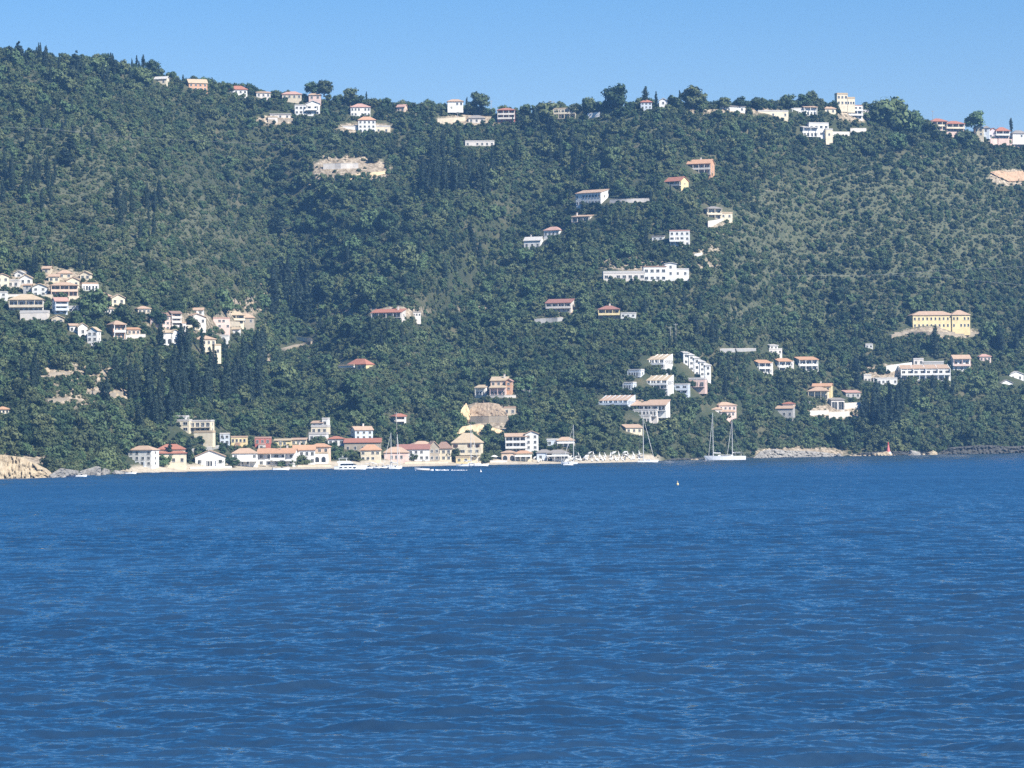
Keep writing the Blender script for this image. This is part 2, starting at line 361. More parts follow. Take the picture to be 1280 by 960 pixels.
def cards(P, N, size, rng, jit=.38):
    """small leaf-clump quads at P facing roughly along N"""
    n = len(P); N = N + rng.normal(0, jit, (n, 3)); N /= np.linalg.norm(N, axis=1, keepdims=True)
    A = np.cross(N, rng.normal(0, 1, (n, 3))); A /= np.linalg.norm(A, axis=1, keepdims=True); B = np.cross(N, A)
    s = size * rng.uniform(.6, 1.5, (n, 1)); e = rng.uniform(.55, 1.0, (n, 1))
    q = np.stack([P - A*s - B*s*e, P + A*s - B*s*e*.6, P + A*s*.8 + B*s*e, P - A*s*.7 + B*s*e*.8], 1)
    return q.reshape(-1, 3)
_ico = None
def ico():
    global _ico
    if _ico is None:
        bm = bmesh.new(); bmesh.ops.create_icosphere(bm, subdivisions=1, radius=1); _ico = (np.array([v.co[:] for v in bm.verts]), [tuple(v.index for v in f.verts) for f in bm.faces]); bm.free()
    return _ico
def lobed(name, lobes, per, size, rng, up=.25):
    """crown mesh: leaf quads over many lobes, each lobe filled by a small dark-side core"""
    Q = []; core_v = []; core_f = []
    iv, jf = ico()
    for (c, r) in lobes:
        c = np.array(c); r = np.array(r if np.ndim(r) else (r, r, r))
        n = int(per * float(np.mean(r)) ** 1.5 * 4) + 12
        D = rng.normal(0, 1, (n, 3)); D[:, 2] += up; D /= np.linalg.norm(D, axis=1, keepdims=True)
        P = c + D * r * rng.uniform(.72, 1.16, (n, 1))
        Q.append(cards(P, D / r * np.mean(r), size, rng))
        b = len(core_v) and sum(len(a) for a in core_v)
        core_v.append(c + iv * r * .78 * rng.uniform(.8, 1.1, (len(iv), 1))); core_f += [tuple(k + b for k in f) for f in jf]
    Q = np.concatenate(Q); nq = len(Q) // 4
    cv = np.concatenate(core_v)
    V = np.concatenate([Q, cv]); fs = [tuple(range(4*i, 4*i+4)) for i in range(nq)] + [tuple(k + 4*nq for k in f) for f in core_f]
    me = bpy.data.meshes.new(name); me.from_pydata(V.tolist(), [], fs); me.update(); return me
def broad_crown(k, rng, h=1.55, nl=15):
    """crown radius about 1, height about h, lowest leaves close to the ground"""
    L = []
    for i in range(nl):
        z = rng.uniform(.25, 1.0) * h; w = math.sqrt(max(.05, 1 - ((z / h - .52) / .62) ** 2)) * .72
        a = i * 2.4 + rng.uniform(-.5, .5); q = w * math.sqrt(rng.uniform(.15, 1))
        r = rng.uniform(.26, .46)
        L.append(((q * math.cos(a), q * math.sin(a), z - .1), (r, r, r * .82)))
    L.append(((0, 0, h * .5), (.55, .55, .5)))
    return lobed('crown', L, 52, .078, rng)
def cypress_crown(rng, slim=.13):
    L = []
    for i in range(13):
        z = .05 + .9 * i / 12; w = slim * (.45 + .95 * math.sin(math.pi * min(1, z * .82 + .1)) ** .8) * (1.0 if z < .75 else (1.12 - z) / .37)
        a = rng.uniform(0, 6.28); L.append(((.02 * math.cos(a), .02 * math.sin(a), z), (w * rng.uniform(.85, 1.15), w * rng.uniform(.85, 1.15), .085)))
    Q = lobed('crown', L, 260, .02, rng, .5); return Q
def pine_crown(rng):
    L = []
    for i in range(9):
        z = .3 + .68 * i / 8; w = .34 * (1.12 - z)
        for j in range(4 if z < .85 else 1):
            a = rng.uniform(0, 6.28); L.append(((w * .6 * math.cos(a), w * .6 * math.sin(a), z + rng.uniform(-.03, .03)), (w * .62 + .02, w * .62 + .02, .06)))
    return lobed('crown', L, 110, .026, rng)
def trunk_mesh(h, r, rng, limbs=3):
    mb = MB(); top = (rng.uniform(-.06, .06), rng.uniform(-.06, .06), h * .55)
    mb.tube((0, 0, -.35), top, r, r * .65, 7)
    for i in range(limbs):
        a = i * 2.1 + rng.uniform(0, 1); mb.tube(top, (top[0] + .42 * math.cos(a), top[1] + .42 * math.sin(a), h * rng.uniform(.75, 1.0)), r * .55, r * .2, 5)
    return mb.mesh('trunk')
trng = np.random.default_rng(77)
CROWNS = [broad_crown(k, trng, h=[1.5, 1.35, 1.75, 1.6, 1.25, 1.45][k], nl=[15, 13, 17, 14, 12, 18][k]) for k in range(6)]
TRUNKS = [trunk_mesh(1.2, .085, trng) for k in range(3)]
CYPS = [cypress_crown(trng, s) for s in (.068, .085, .058)]
CTRUNK = trunk_mesh(.5, .014, trng, 0)
PINES = [pine_crown(trng) for k in range(2)]
BUSH = [lobed('foliage', [((trng.uniform(-.6,.6), trng.uniform(-.6,.6), trng.uniform(.1,.45)), trng.uniform(.3,.5)) for j in range(7)], 40, .095, trng) for k in range(3)]
for me in CROWNS: me.materials.append(LEAF)
for me in CYPS + PINES: me.materials.append(PINE)
for me in BUSH: me.materials.append(SCRUBM)
for me in TRUNKS + [CTRUNK]: me.materials.append(BARK)

def make_tree(name, loc, r, rz, k, label, cat, group, kind='broad', hs=1.0):
    o = empty(name, loc, rz)
    tag(o, label, cat, group)
    if kind == 'broad':
        c = bpy.data.objects.new('crown', CROWNS[k % 6]); t = bpy.data.objects.new('trunk', TRUNKS[k % 3]); o.scale = (r, r, r * hs)
    elif kind == 'cypress':
        c = bpy.data.objects.new('crown', CYPS[k % 3]); t = bpy.data.objects.new('trunk', CTRUNK); o.scale = (r * hs, r * hs, r)
    else:
        c = bpy.data.objects.new('crown', PINES[k % 2]); t = bpy.data.objects.new('trunk', CTRUNK); o.scale = (r * hs, r * hs, r)
    for q in (c, t): COL.objects.link(q); q.parent = o
    return o

# ---- where trees must not grow: (x0, x1, y0, y1) boxes of buildings and clearings in the chart of the slope
KEEP = []          # building rectangles: filled by the building list
CLEAR = [(392,484,198,222,.93),(576,640,505,545,.95),(45,158,452,515,.42),(0,58,572,600,1.0),(1125,1225,405,418,.9),(1240,1280,212,236,.85),(1012,1074,505,524,.8),
    (55,110,335,356,.6),(560,612,148,156,.6),(885,935,128,142,.6),(280,325,372,402,.35),(270,300,350,372,.3),(1030,1100,150,166,.6),(470,530,383,392,.6),(945,1056,560,575,.95),(330,372,144,151,.6)]
def blocked(px, py, wpx, hpx):
    """True where a tree standing at (px, py) would hide a building or stand inside one"""
    bad = np.zeros(len(px), bool)
    for kk in KEEP:
        x0, x1, y0, y1 = kk[:4]; tol = kk[4] if len(kk) > 4 else .3
        ox = np.minimum(px + wpx, x1) - np.maximum(px - wpx, x0)
        inx = ox > .15 * np.minimum(2 * wpx, x1 - x0)
        h = y1 - y0
        front = (py > y1 - 2) & (py - hpx < y1 - tol * h)
        inside = (py <= y1 + 1) & (py > y1 - min(14, .9 * h) - 1)
        bad |= inx & (front | inside)
    return bad
LASTGRID = [None]
def near_house(px, py):
    q = np.zeros(len(px))
    for (x0, x1, y0, y1) in [k_[:4] for k_ in KEEP]: q = np.maximum(q, ((px > x0 - 8) & (px < x1 + 8) & (py > y1 - 2) & (py < y1 + 24)) * 1.0)
    return q
def scatter(n, zone, rad, seed, spacing, margin=230, start=None):
    """dart-throwing on the slope; zone(px, py, t) -> keep probability, rad(px, py, u) -> crown radius in metres"""
    g = np.random.default_rng(seed)
    px = g.uniform(-margin, 1280 + margin, n); t = g.uniform(.004, 1.015, n) ; py = py_of(px, t); d = depth(px, t)
    keep = g.random(n) < zone(px, py, t); px, py, t, d = px[keep], py[keep], t[keep], d[keep]
    P = point(px, py, d); r = rad(px, py, g.random(len(px)))
    grid = {} if start is None else start; out = []
    for i in range(len(px)):
        x, y = P[i, 0], P[i, 1]; R_ = r[i] * spacing; c = (int(x // 6), int(y // 6)); ok = True
        for a in (-1, 0, 1):
            for b_ in (-1, 0, 1):
                for (qx, qy, qr) in grid.get((c[0] + a, c[1] + b_), ()):
                    if (qx - x) ** 2 + (qy - y) ** 2 < ((qr + R_) ** 2): ok = False; break
                if not ok: break
            if not ok: break
        if ok: grid.setdefault(c, []).append((x, y, R_)); out.append(i)
    LASTGRID[0] = grid; out = np.array(out); return px[out], py[out], d[out], P[out], r[out]
def in_clear(px, py, g):
    keep = np.ones(len(px), bool)
    for (x0, x1, y0, y1, w) in CLEAR:
        keep &= ~((px > x0) & (px < x1) & (py > y0) & (py < y1) & (g.random(len(px)) < w))
    return keep
def beach(px, py):
    f = np.interp(px, [150, 165, 270, 810, 822], [0, .5, 1, 1, 0]); return py > c1(SHs, px) - 9 * f - 2

def scrubby(px, py):
    a = soft(px, py, [(1090,290,240,95,1), (1190,215,90,30,.9), (130,260,190,90,1), (90,190,110,45,.9), (235,325,110,60,.9)]); return np.clip(a, 0, 1)
def in_cyp(px, py):
    q = np.zeros(len(px))
    for (x0, x1, y0, y1, n, h0, h1) in CYP_ZONES:
        if n >= 16: q = np.maximum(q, ((px > x0) & (px < x1) & (py > y0 - 8) & (py < y1 + 6)) * 1.0)
    return q
def stuff_points(name, P, r, hsc, sources, seed, kind_scale=(1, 1, 1)):
    """one object: a cloud of points that carries the far wood; crowns are instanced on it"""
    g = np.random.default_rng(seed)
    me = bpy.data.meshes.new(name); me.vertices.add(len(P)); me.vertices.foreach_set('co', np.asarray(P, np.float32).ravel())
    a = me.attributes.new('size', 'FLOAT_VECTOR', 'POINT'); sv = np.stack([r, r, r * hsc], -1).astype(np.float32); a.data.foreach_set('vector', sv.ravel())
    a = me.attributes.new('turn', 'FLOAT', 'POINT'); a.data.foreach_set('value', g.uniform(0, 6.28, len(P)).astype(np.float32))
    a = me.attributes.new('pick', 'INT', 'POINT'); a.data.foreach_set('value', g.integers(0, len(sources), len(P)).astype(np.int32))
    o = link(name, me); tag(o, kind='stuff')
    ng = bpy.data.node_groups.new(name + '_grow', 'GeometryNodeTree')
    ng.interface.new_socket('Geometry', in_out='INPUT', socket_type='NodeSocketGeometry'); ng.interface.new_socket('Geometry', in_out='OUTPUT', socket_type='NodeSocketGeometry')
    gi = ng.nodes.new('NodeGroupInput'); go = ng.nodes.new('NodeGroupOutput'); ip = ng.nodes.new('GeometryNodeInstanceOnPoints'); gt = ng.nodes.new('GeometryNodeGeometryToInstance')
    for s in reversed(sources):
        ob = ng.nodes.new('GeometryNodeObjectInfo'); ob.inputs['Object'].default_value = s; ob.transform_space = 'ORIGINAL'
        ng.links.new(ob.outputs['Geometry'], gt.inputs[0])
    def na(nm, dt):
        q = ng.nodes.new('GeometryNodeInputNamedAttribute'); q.data_type = dt; q.inputs['Name'].default_value = nm; return q
    sz = na('size', 'FLOAT_VECTOR'); tn = na('turn', 'FLOAT'); pk = na('pick', 'INT')
    cx = ng.nodes.new('ShaderNodeCombineXYZ'); ng.links.new(tn.outputs[0], cx.inputs[2])
    ng.links.new(gi.outputs[0], ip.inputs['Points']); ng.links.new(gt.outputs[0], ip.inputs['Instance'])
    ip.inputs['Pick Instance'].default_value = True
    ng.links.new(pk.outputs[0], ip.inputs['Instance Index']); ng.links.new(cx.outputs[0], ip.inputs['Rotation']); ng.links.new(sz.outputs[0], ip.inputs['Scale'])
    ng.links.new(ip.outputs[0], go.inputs[0])
    md = o.modifiers.new('grow', 'NODES'); md.node_group = ng
    return o

def plant():
    g = np.random.default_rng(4)
    # hand-placed trees: (kind, px, base py, height in px, label)
    n_special = 0
    spots = []
    for (kind, px, py, hp, wf, label) in SPECIAL:
        d = float(depth(px, min(1.0, float(t_of(px, py))))); P = point(np.array(px), np.array(py), d)
        h = hp * d / F; py_ = py
        spots.append((float(P[0]), float(P[1])))
        if kind == 'broad':
            make_tree('broadleaf_tree', P - np.array([0, 0, .3 + (h * .16 if py < 200 else 0)]), h / 1.5, g.uniform(0, 6.28), int(g.integers(0, 6)), label, 'tree', None, 'broad', wf)
        elif kind == 'pine':
            make_tree('pine_tree', P - np.array([0, 0, .3]), h, g.uniform(0, 6.28), int(g.integers(0, 2)), label, 'pine', None, 'pine', wf)
        else:
            make_tree('cypress_tree', P - np.array([0, 0, .3]), h, g.uniform(0, 6.28), int(g.integers(0, 3)), label, 'cypress', None, 'cypress', wf)
    n_broad = sum(1 for s in SPECIAL if s[0] == 'broad'); n_cyp = sum(1 for s in SPECIAL if s[0] == 'cypress'); n_pine = sum(1 for s in SPECIAL if s[0] == 'pine')
    # --- broadleaf wood
    def zone(px, py, t):
        s = scrubby(px, py); pt = fbm(px / 34, py / 15, 3, 41); return np.clip((1 - .5 * s + s * 1.6 * pt) * (1 - .4 * in_cyp(px, py)), 0, 1)
    def rad(px, py, u):
        s = scrubby(px, py); near = np.clip((py - 380) / 180, 0, 1)
        rr = (1.5 + 3.2 * u ** 2.1) * (1 + .22 * near) * (1 - .34 * s) * np.clip(1 + 1.1 * fbm(px / 50, py / 25, 3, 55), .7, 1.5)
        rr = np.where((u > .965) & (s < .3), rr + 1.6, rr)
        ridge = (py < c1(RGs, px) + 9); rr = np.where(ridge, rr * 1.0, rr)
        return rr
    px, py, d, P, r = scatter(52000, zone, rad, 8, .62)
    hs = .9 + .35 * g.random(len(px))
    hpx = r * 1.5 * hs * F / d; wpx = r * .8 * F / d
    ok = in_clear(px, py, g) & ~beach(px, py) & ~blocked(px, py, wpx, hpx)
    px, py, d, P, r, hs, hpx, wpx = [a[ok] for a in (px, py, d, P, r, hs, hpx, wpx)]
    P = P - np.array([0, 0, 1]) * (r * .18)[:, None]
    # young trees fill the gaps that the large ones leave
    grid = {}
    for (q, rr) in zip(P, r): grid.setdefault((int(q[0] // 6), int(q[1] // 6)), []).append((q[0], q[1], rr * .55))
    yx, yy, yd, yP, yr = scatter(90000, lambda a, b_, t: np.clip(.4 - .3 * scrubby(a, b_) + near_house(a, b_), 0, 1), lambda a, b_, u: 1.0 + 1.1 * u ** 1.5, 18, .5, start=grid)
    yh = .85 + .4 * g.random(len(yx)); ok = in_clear(yx, yy, g) & ~beach(yx, yy) & ~blocked(yx, yy, yr * .75 * F / yd, yr * 1.35 * yh * F / yd)
    yx, yy, yd, yP, yr, yh = [a[ok] for a in (yx, yy, yd, yP, yr, yh)]; yP = yP - np.array([0, 0, 1]) * (yr * .15)[:, None]
    # trees on the back edge of the ridge, behind the ridge-top houses
    n = 1500; rx = g.uniform(-230, 1510, n); dens = np.interp(rx, [-230, 180, 330, 640, 760, 880, 1100, 1300, 1510], [1, 1, .9, .8, .75, .9, .8, .7, .8]); rx = rx[g.random(n) < dens]
    rb = g.uniform(2, 16, len(rx)); rr = 1.8 + 2.4 * g.random(len(rx)) ** 1.6; rd = depth(rx, np.ones(len(rx))) + rb
    rP = point(rx, c1(RGs, rx), depth(rx, np.ones(len(rx)))); dirn = rP[:, :2] / np.linalg.norm(rP[:, :2], axis=1, keepdims=True); rP[:, :2] += dirn * rb[:, None]; rP[:, 2] -= .3 + rb * .06
    rh = .9 + .35 * g.random(len(rx)); rh = np.where(rx < 250, rh * .9, rh)
    px, py, d, P, r, hs = [np.concatenate(q) for q in ((px, yx, rx), (py, yy, c1(RGs, rx)), (d, yd, rd), (P, yP, rP), (r, yr, rr), (hs, yh, rh))]
    inside = (px > -5) & (px < 1285)
    order = np.argsort(-(r * hs / d) * inside)
    nb = 296 - n_broad
    pick = order[:nb]; rest = order[nb:]
    zones = [((0, 165, 470, 640), 'bushy green broadleaf tree on the left headland above the pale shore rocks', 'trees on the left headland'),
        ((165, 400, 400, 640), 'round green broadleaf tree among the houses behind the left half of the beach', 'trees behind the left beach houses'),
        ((400, 680, 380, 640), 'green broadleaf tree in the wood directly above the middle of the beach', 'trees above the middle of the beach'),
        ((680, 880, 380, 640), 'green broadleaf tree in the wood around the stepped hotel blocks', 'trees around the hotel blocks'),
        ((880, 1080, 380, 640), 'dark green broadleaf tree on the shore slope behind the two-masted yacht', 'trees behind the two-masted yacht'),
        ((1080, 1290, 380, 640), 'dark green broadleaf tree on the steep shore slope above the red beacon', 'trees above the red beacon')]
    for i in pick:
        lab, grp = 'green broadleaf tree on the upper wooded hillside', 'trees on the upper hillside'
        for (b_, l_, g_) in zones:
            if b_[0] <= px[i] < b_[1] and b_[2] <= py[i] < b_[3]: lab, grp = l_, g_
        make_tree('broadleaf_tree', P[i], r[i], g.uniform(0, 6.28), int(g.integers(0, 6)), lab, 'tree', grp, 'broad', hs[i])
    src = []; seen = set()
    for o in COL.objects:
        if o.name.startswith('crown') and o.data in CROWNS and o.data.name not in seen: seen.add(o.data.name); src.append(o)
    stuff_points('forest', P[rest], r[rest], hs[rest], src, 3)
    print('broad trees', len(px), 'individual', nb)
    # --- undergrowth: scrub between the trees and on the dry slopes
    def zone2(px, py, t): return np.clip(.5 + .5 * scrubby(px, py) + near_house(px, py), 0, 1)
    def rad2(px, py, u): return .6 + 1.3 * u ** 2
    bx, by, bd, bP, br = scatter(110000, zone2, rad2, 9, .62)
    ok = ~beach(bx, by) & ~blocked(bx, by, br * .7 * F / bd, br * .6 * F / bd)
    for (x0, x1, y0, y1, w) in CLEAR: ok &= ~((bx > x0) & (bx < x1) & (by > y0) & (by < y1) & (g.random(len(bx)) < w * .85))
    bx, by, bd, bP, br = [a[ok] for a in (bx, by, bd, bP, br)]
    src = []
    for k, me in enumerate(BUSH):
        i = k * 37; o = bpy.data.objects.new('shrub', me); COL.objects.link(o); o.location = bP[i]; o.scale = (br[i],) * 3
        tag(o, 'low olive-green shrub on the open dry slope', 'shrub', 'shrubs on the dry slope'); src.append(o)
    stuff_points('scrub', bP, br, .7 + .5 * g.random(len(br)), src, 5)
    print('scrub', len(bx))
    # --- cypresses
    L = []
    for (x0, x1, y0, y1, n, h0, h1) in CYP_ZONES:
        x = g.uniform(x0, x1, n); y = g.uniform(y0, y1, n); h = g.uniform(h0, h1, n); L.append(np.stack([x, y, h], -1))
    L = np.concatenate(L); px, py, hp = L.T
    tt = np.clip(t_of(px, py), .01, 1.0); py = py_of(px, tt); d = depth(px, tt)
    ok = ~blocked(px, py, hp * .09, hp) & ~beach(px, py)
    px, py, d, hp = px[ok], py[ok], d[ok], hp[ok]; P = point(px, py, d); h = hp * d / F * 1.12
    order = np.argsort(-hp); nc = 296 - n_cyp; pick = order[:nc]; rest = order[nc:]
    for i in pick:
        x, y = px[i], py[i]
        if x < 345 and y > 400: lab, grp = 'tall dark cypress in the dense stand between the left hill village and the beach', 'cypresses below the left hill village'
        elif x > 1040 and y > 420: lab, grp = 'dark narrow cypress in the row below the white terraced houses at right', 'cypresses below the right terraced houses'
        elif y < 130 and x < 420: lab, grp = 'small pointed cypress on the skyline of the left ridge', 'cypresses on the left ridge'
        elif x < 300: lab, grp = 'dark cypress on the left mountain flank above the hill village', 'cypresses on the left flank'
        elif x < 420: lab, grp = 'dark cypress in the ravine right of the hill village', 'cypresses in the ravine'
        elif x < 640 and y < 260: lab, grp = 'slim cypress in the dark stand below the ridge-top villas', 'cypresses below the ridge villas'
        elif y < 160: lab, grp = 'pointed cypress standing on the right half of the skyline ridge', 'cypresses on the right ridge'
        else: lab, grp = 'slim dark cypress scattered in the central hillside wood', 'cypresses scattered in the wood'
        make_tree('cypress_tree', P[i] - np.array([0, 0, .3]), h[i], g.uniform(0, 6.28), int(g.integers(0, 3)), lab, 'cypress', grp, 'cypress', g.uniform(.9, 1.35))
    if len(rest):
        src = []; seen = set()
        for o in COL.objects:
            if o.name.startswith('crown') and o.data in CYPS and o.data.name not in seen: seen.add(o.data.name); src.append(o)
        stuff_points('cypress_wood', P[rest], h[rest], np.ones(len(rest)), src, 6)
    print('cypress', len(px), 'individual', nc)

# (x0, x1, base y0, base y1, count, height px lo, hi)
CYP_ZONES = [(222,330,450,512,58,28,46),(160,235,470,548,40,26,44),(130,172,470,520,10,24,40),(0,70,220,268,22,18,34),(25,120,145,190,16,14,26),(60,180,88,108,34,12,22),(0,60,74,96,16,12,22),(180,270,100,114,20,9,16),
    (140,215,250,310,13,20,32),(340,385,350,405,22,26,46),(40,120,330,350,8,18,26),(525,620,195,252,40,20,36),(640,720,160,215,16,18,30),(560,600,132,150,6,14,20),(1070,1130,480,545,46,30,48),(1130,1200,470,510,12,20,34),
    (1248,1280,425,452,8,24,34),(870,960,420,500,14,18,30),(380,640,260,440,30,16,26),(700,880,160,330,26,16,26),(540,580,225,250,6,28,34),(880,1000,160,230,10,14,22),(990,1080,390,440,8,14,22),(25,45,480,540,5,26,38),(740,880,380,440,12,16,26),(800,830,118,136,7,12,20)]
# (kind, px, base py, height px, squeeze, label)
SPECIAL = [
 ('broad',684,146,31,.72,'wide dome-shaped tree breaking the skyline left of the white ridge villa'),
 ('broad',769,134,28,1.0,'big round dark tree on the skyline, tallest of the middle ridge'),
 ('broad',742,142,16,.9,'low round tree on the ridge beside the white villa'),
 ('broad',718,140,14,.8,'low spreading tree on the skyline behind the white ridge villa'),
 ('broad',867,134,26,1.0,'round skyline tree standing alone at the right of the small cypress gap'),
 ('broad',842,134,20,.9,'small rounded skyline tree paired with a slim cypress'),
 ('broad',1115,160,40,.95,'largest dark round tree on the right ridge, beside the white block of flats'),
 ('broad',1138,162,30,.9,'dark tree sloping off the right side of the big ridge tree'),
 ('broad',1090,148,26,1.0,'dark tree rising behind the white ridge flats'),
 ('broad',925,130,16,.85,'rounded tree over the long grey-white roof on the ridge'),
 ('broad',950,132,16,.9,'pale green rounded tree at the right end of the ridge grove'),
 ('broad',905,132,14,.9,'rounded tree at the left end of the ridge grove'),
 ('broad',985,134,18,.9,'rounded dark ridge tree left of the long white villa'),
 ('broad',1005,132,16,.9,'dark ridge tree behind the long white villa'),
 ('broad',1160,172,26,.95,'round dark tree just below the pink ridge house'),
 ('broad',1218,158,22,.9,'crooked dark tree on the skyline right of the pink ridge house'),
 ('broad',1206,185,24,.95,'dark round tree in front of the pale green ridge house'),
 ('broad',390,116,16,.9,'round tree on the ridge behind the white villa with two volumes'),
 ('broad',405,114,18,.9,'rounded skyline tree right of the tan-roofed ridge house'),
 ('broad',438,126,18,.9,'rounded skyline tree behind the pink-roofed ridge hotel'),
 ('broad',600,132,22,.8,'broad low tree on the skyline between the white and red ridge houses'),
 ('broad',118,402,34,1.0,'large dark round tree in the middle of the left hill village'),
 ('broad',100,408,22,1.0,'dark round tree left of the large village tree'),
 ('broad',152,408,26,.95,'dark round tree behind the orange hip-roofed village house'),
 ('broad',196,408,20,.9,'dark tree below the pink village hotel'),
 ('broad',240,410,18,.95,'dark round tree in front of the gabled village house'),
 ('broad',218,582,20,.85,'leafy tree in front of the red pyramid-roofed beach house'),
 ('broad',205,582,18,.85,'bushy tree between the white and red-roofed beach houses'),
 ('broad',276,584,12,.8,'low dark tree on the sand by the small white gabled house'),
 ('broad',291,584,14,.8,'spreading dark tree on the sand left of the white two-storey house'),
 ('broad',378,582,16,.8,'bushy dark tree on the sand right of the tan-roofed white house'),
 ('broad',365,583,11,.8,'low dark tree on the sand by the white beach houses'),
 ('broad',566,576,20,.85,'round tree left of the big cream beach hotel'),
 ('broad',518,576,11,.75,'low hedge-like tree in front of the long brown-roofed house'),
 ('broad',612,574,24,.9,'dark tree at the right of the big cream beach hotel'),
 ('broad',606,578,14,.85,'small dark tree before the door of the big cream beach hotel'),
 ('broad',669,572,10,.9,'round green bush between the two beach taverns'),
 ('broad',689,562,8,.8,'clipped green bush above the grey-roofed tavern'),
 ('broad',444,576,14,.7,'drooping dark tree behind the motor yacht'),
 ('broad',407,574,16,.85,'dark tree between the peach beach building and the motor yacht'),
 ('broad',275,552,13,.9,'dark tree right of the modern twin villas'),
 ('broad',250,570,15,.85,'bushy tree directly below the tall base of the twin cream villas'),
 ('broad',228,563,16,.85,'round tree below the left half of the twin cream villas'),
 ('broad',309,566,12,.9,'tree peeking out right of the small yellow house'),
 ('broad',341,562,11,.9,'tree between the pink-red and the low cream-yellow house'),
 ('broad',421,570,12,.9,'tree below the white flat-roofed cottage with red roof edge'),
 ('broad',471,553,13,.9,'round tree at the right end of the long red roof'),
 ('broad',492,558,14,.9,'tree rising behind the pale pinkish tan-roofed house'),
 ('broad',622,560,16,.9,'tree left of the white hotel with long balconies'),
 ('broad',678,562,13,.9,'tree at the right end of the white hotel with long balconies'),
 ('broad',352,583,9,.8,'low bush on the sand before the orange-tan roofed white house'),
 ('broad',528,577,9,.75,'dark bush at the right end of the long brown-roofed house'),
 ('broad',725,572,16,.9,'tree at the left end of the leaning parasols'),
 ('cypress',212,583,32,1.5,'dark cypress standing in front of the red pyramid roof'),
 ('cypress',236,578,32,1.3,'dark cypress at the right of the red pyramid roof'),
 ('cypress',1169,448,40,1.35,'single tall cypress below the long yellow hotel'),
 ('cypress',1264,164,17,1.2,'lone black cypress on the skyline at the far right'),
 ('cypress',458,127,13,.9,'thin cypress spire on the skyline behind the pink-roofed ridge hotel'),
 ('cypress',850,133,20,1.2,'slim cypress beside the small rounded skyline tree'),
 ('cypress',595,134,20,1.6,'thick dark cypress clump on the skyline left of the red ridge house'),
 ('cypress',602,134,17,1.4,'shorter cypress next to the thick skyline clump'),
 ('cypress',807,134,26,1.5,'tall pointed cypress on the middle skyline right of the big round tree'),
 ('cypress',820,134,20,1.3,'lower pointed cypress right of the tall skyline cypress'),
 ('cypress',128,505,32,1.5,'thick dark cypress in front of the pale rocky terraces'),
 ('cypress',201,440,36,1.3,'tall dark cypress in front of the white arched village house'),
 ('cypress',227,445,40,1.3,'tall dark cypress left of the cream village house'),
 ('cypress',253,446,36,1.1,'dark cypress in front of the cream village house'),
 ('pine',95,92,28,1.3,'tall dark conifer standing highest on the left ridge'),
 ('pine',142,96,24,1.5,'bushy dark conifer on the left ridge'),
 ('pine',12,82,24,1.1,'pointed conifer on the skyline at the far left edge'),
 ('pine',24,80,28,1.1,'taller pointed conifer near the left edge of the skyline'),
 ('pine',345,300,34,1.4,'dark conifer on the left flank above the ravine'),
 ('pine',86,190,22,1.4,'dark conifer on the upper left slope'),
 ('pine',82,208,26,1.4,'dark conifer on the open left slope'),
]
# ------------------------------------------------------------------ buildings
_wm = {}
def win_meshes(w, h, fc, arch=False, shut=None):
    key = (round(w, 1), round(h, 1), fc, arch, shut)
    if key in _wm: return _wm[key]
    w, h = key[0], key[1]; t = .09; fr = MB(); pn = MB()
    if arch:
        r = w / 2; pts = [(-r, 0), (-r, h - r)] + [(-r * math.cos(a), h - r + r * math.sin(a)) for a in np.linspace(.3, math.pi - .3, 6)] + [(r, h - r), (r, 0)]
        pn.loft([[(x, -.02, z) for x, z in pts], [(x, .2, z) for x, z in pts]])
        out = [(x * 1.16, z + (.12 if z > h - r else 0)) for x, z in pts]
        fr.loft([[(x, -.015, z) for x, z in out], [(x, .2, z) for x, z in out]])
    else:
        fr.box(-w/2 - t, -w/2, -.07, .1, 0, h); fr.box(w/2, w/2 + t, -.07, .1, 0, h)
        fr.box(-w/2 - t, w/2 + t, -.071, .1, h, h + t); fr.box(-w/2 - t - .06, w/2 + t + .06, -.16, .1, -t, 0)
        if w > .9: fr.box(-.03, .03, -.06, .1, 0, h)
        if shut:
            fr.box(-w/2 - t - w*.42, -w/2 - t - .01, -.08, .05, 0, h); fr.box(w/2 + t + .01, w/2 + t + w*.42, -.08, .05, 0, h)
        pn.box(-w/2, w/2, -.03, .1, 0, h)
    fm = fr.mesh('window'); fm.materials.append(paint('trim_' + (shut or fc), {'white': (.72,.72,.69), 'brown': (.16,.09,.055), 'green': (.07,.14,.09), 'blue': (.10,.20,.36), 'cream': (.66,.6,.46)}[shut or fc]))
    pm = pn.mesh('pane'); pm.materials.append(glass())
    _wm[key] = (fm, pm); return _wm[key]
def put_window(parent, x, y, z, w, h, fc, rz=0, arch=False, shut=None, name='window'):
    fm, pm = win_meshes(w, h, fc, arch, shut)
    o = bpy.data.objects.new(name, fm); COL.objects.link(o); o.parent = parent; o.location = (x, y, z); o.rotation_euler = (0, 0, rz)
    p = bpy.data.objects.new('pane', pm); COL.objects.link(p); p.parent = o
    return o
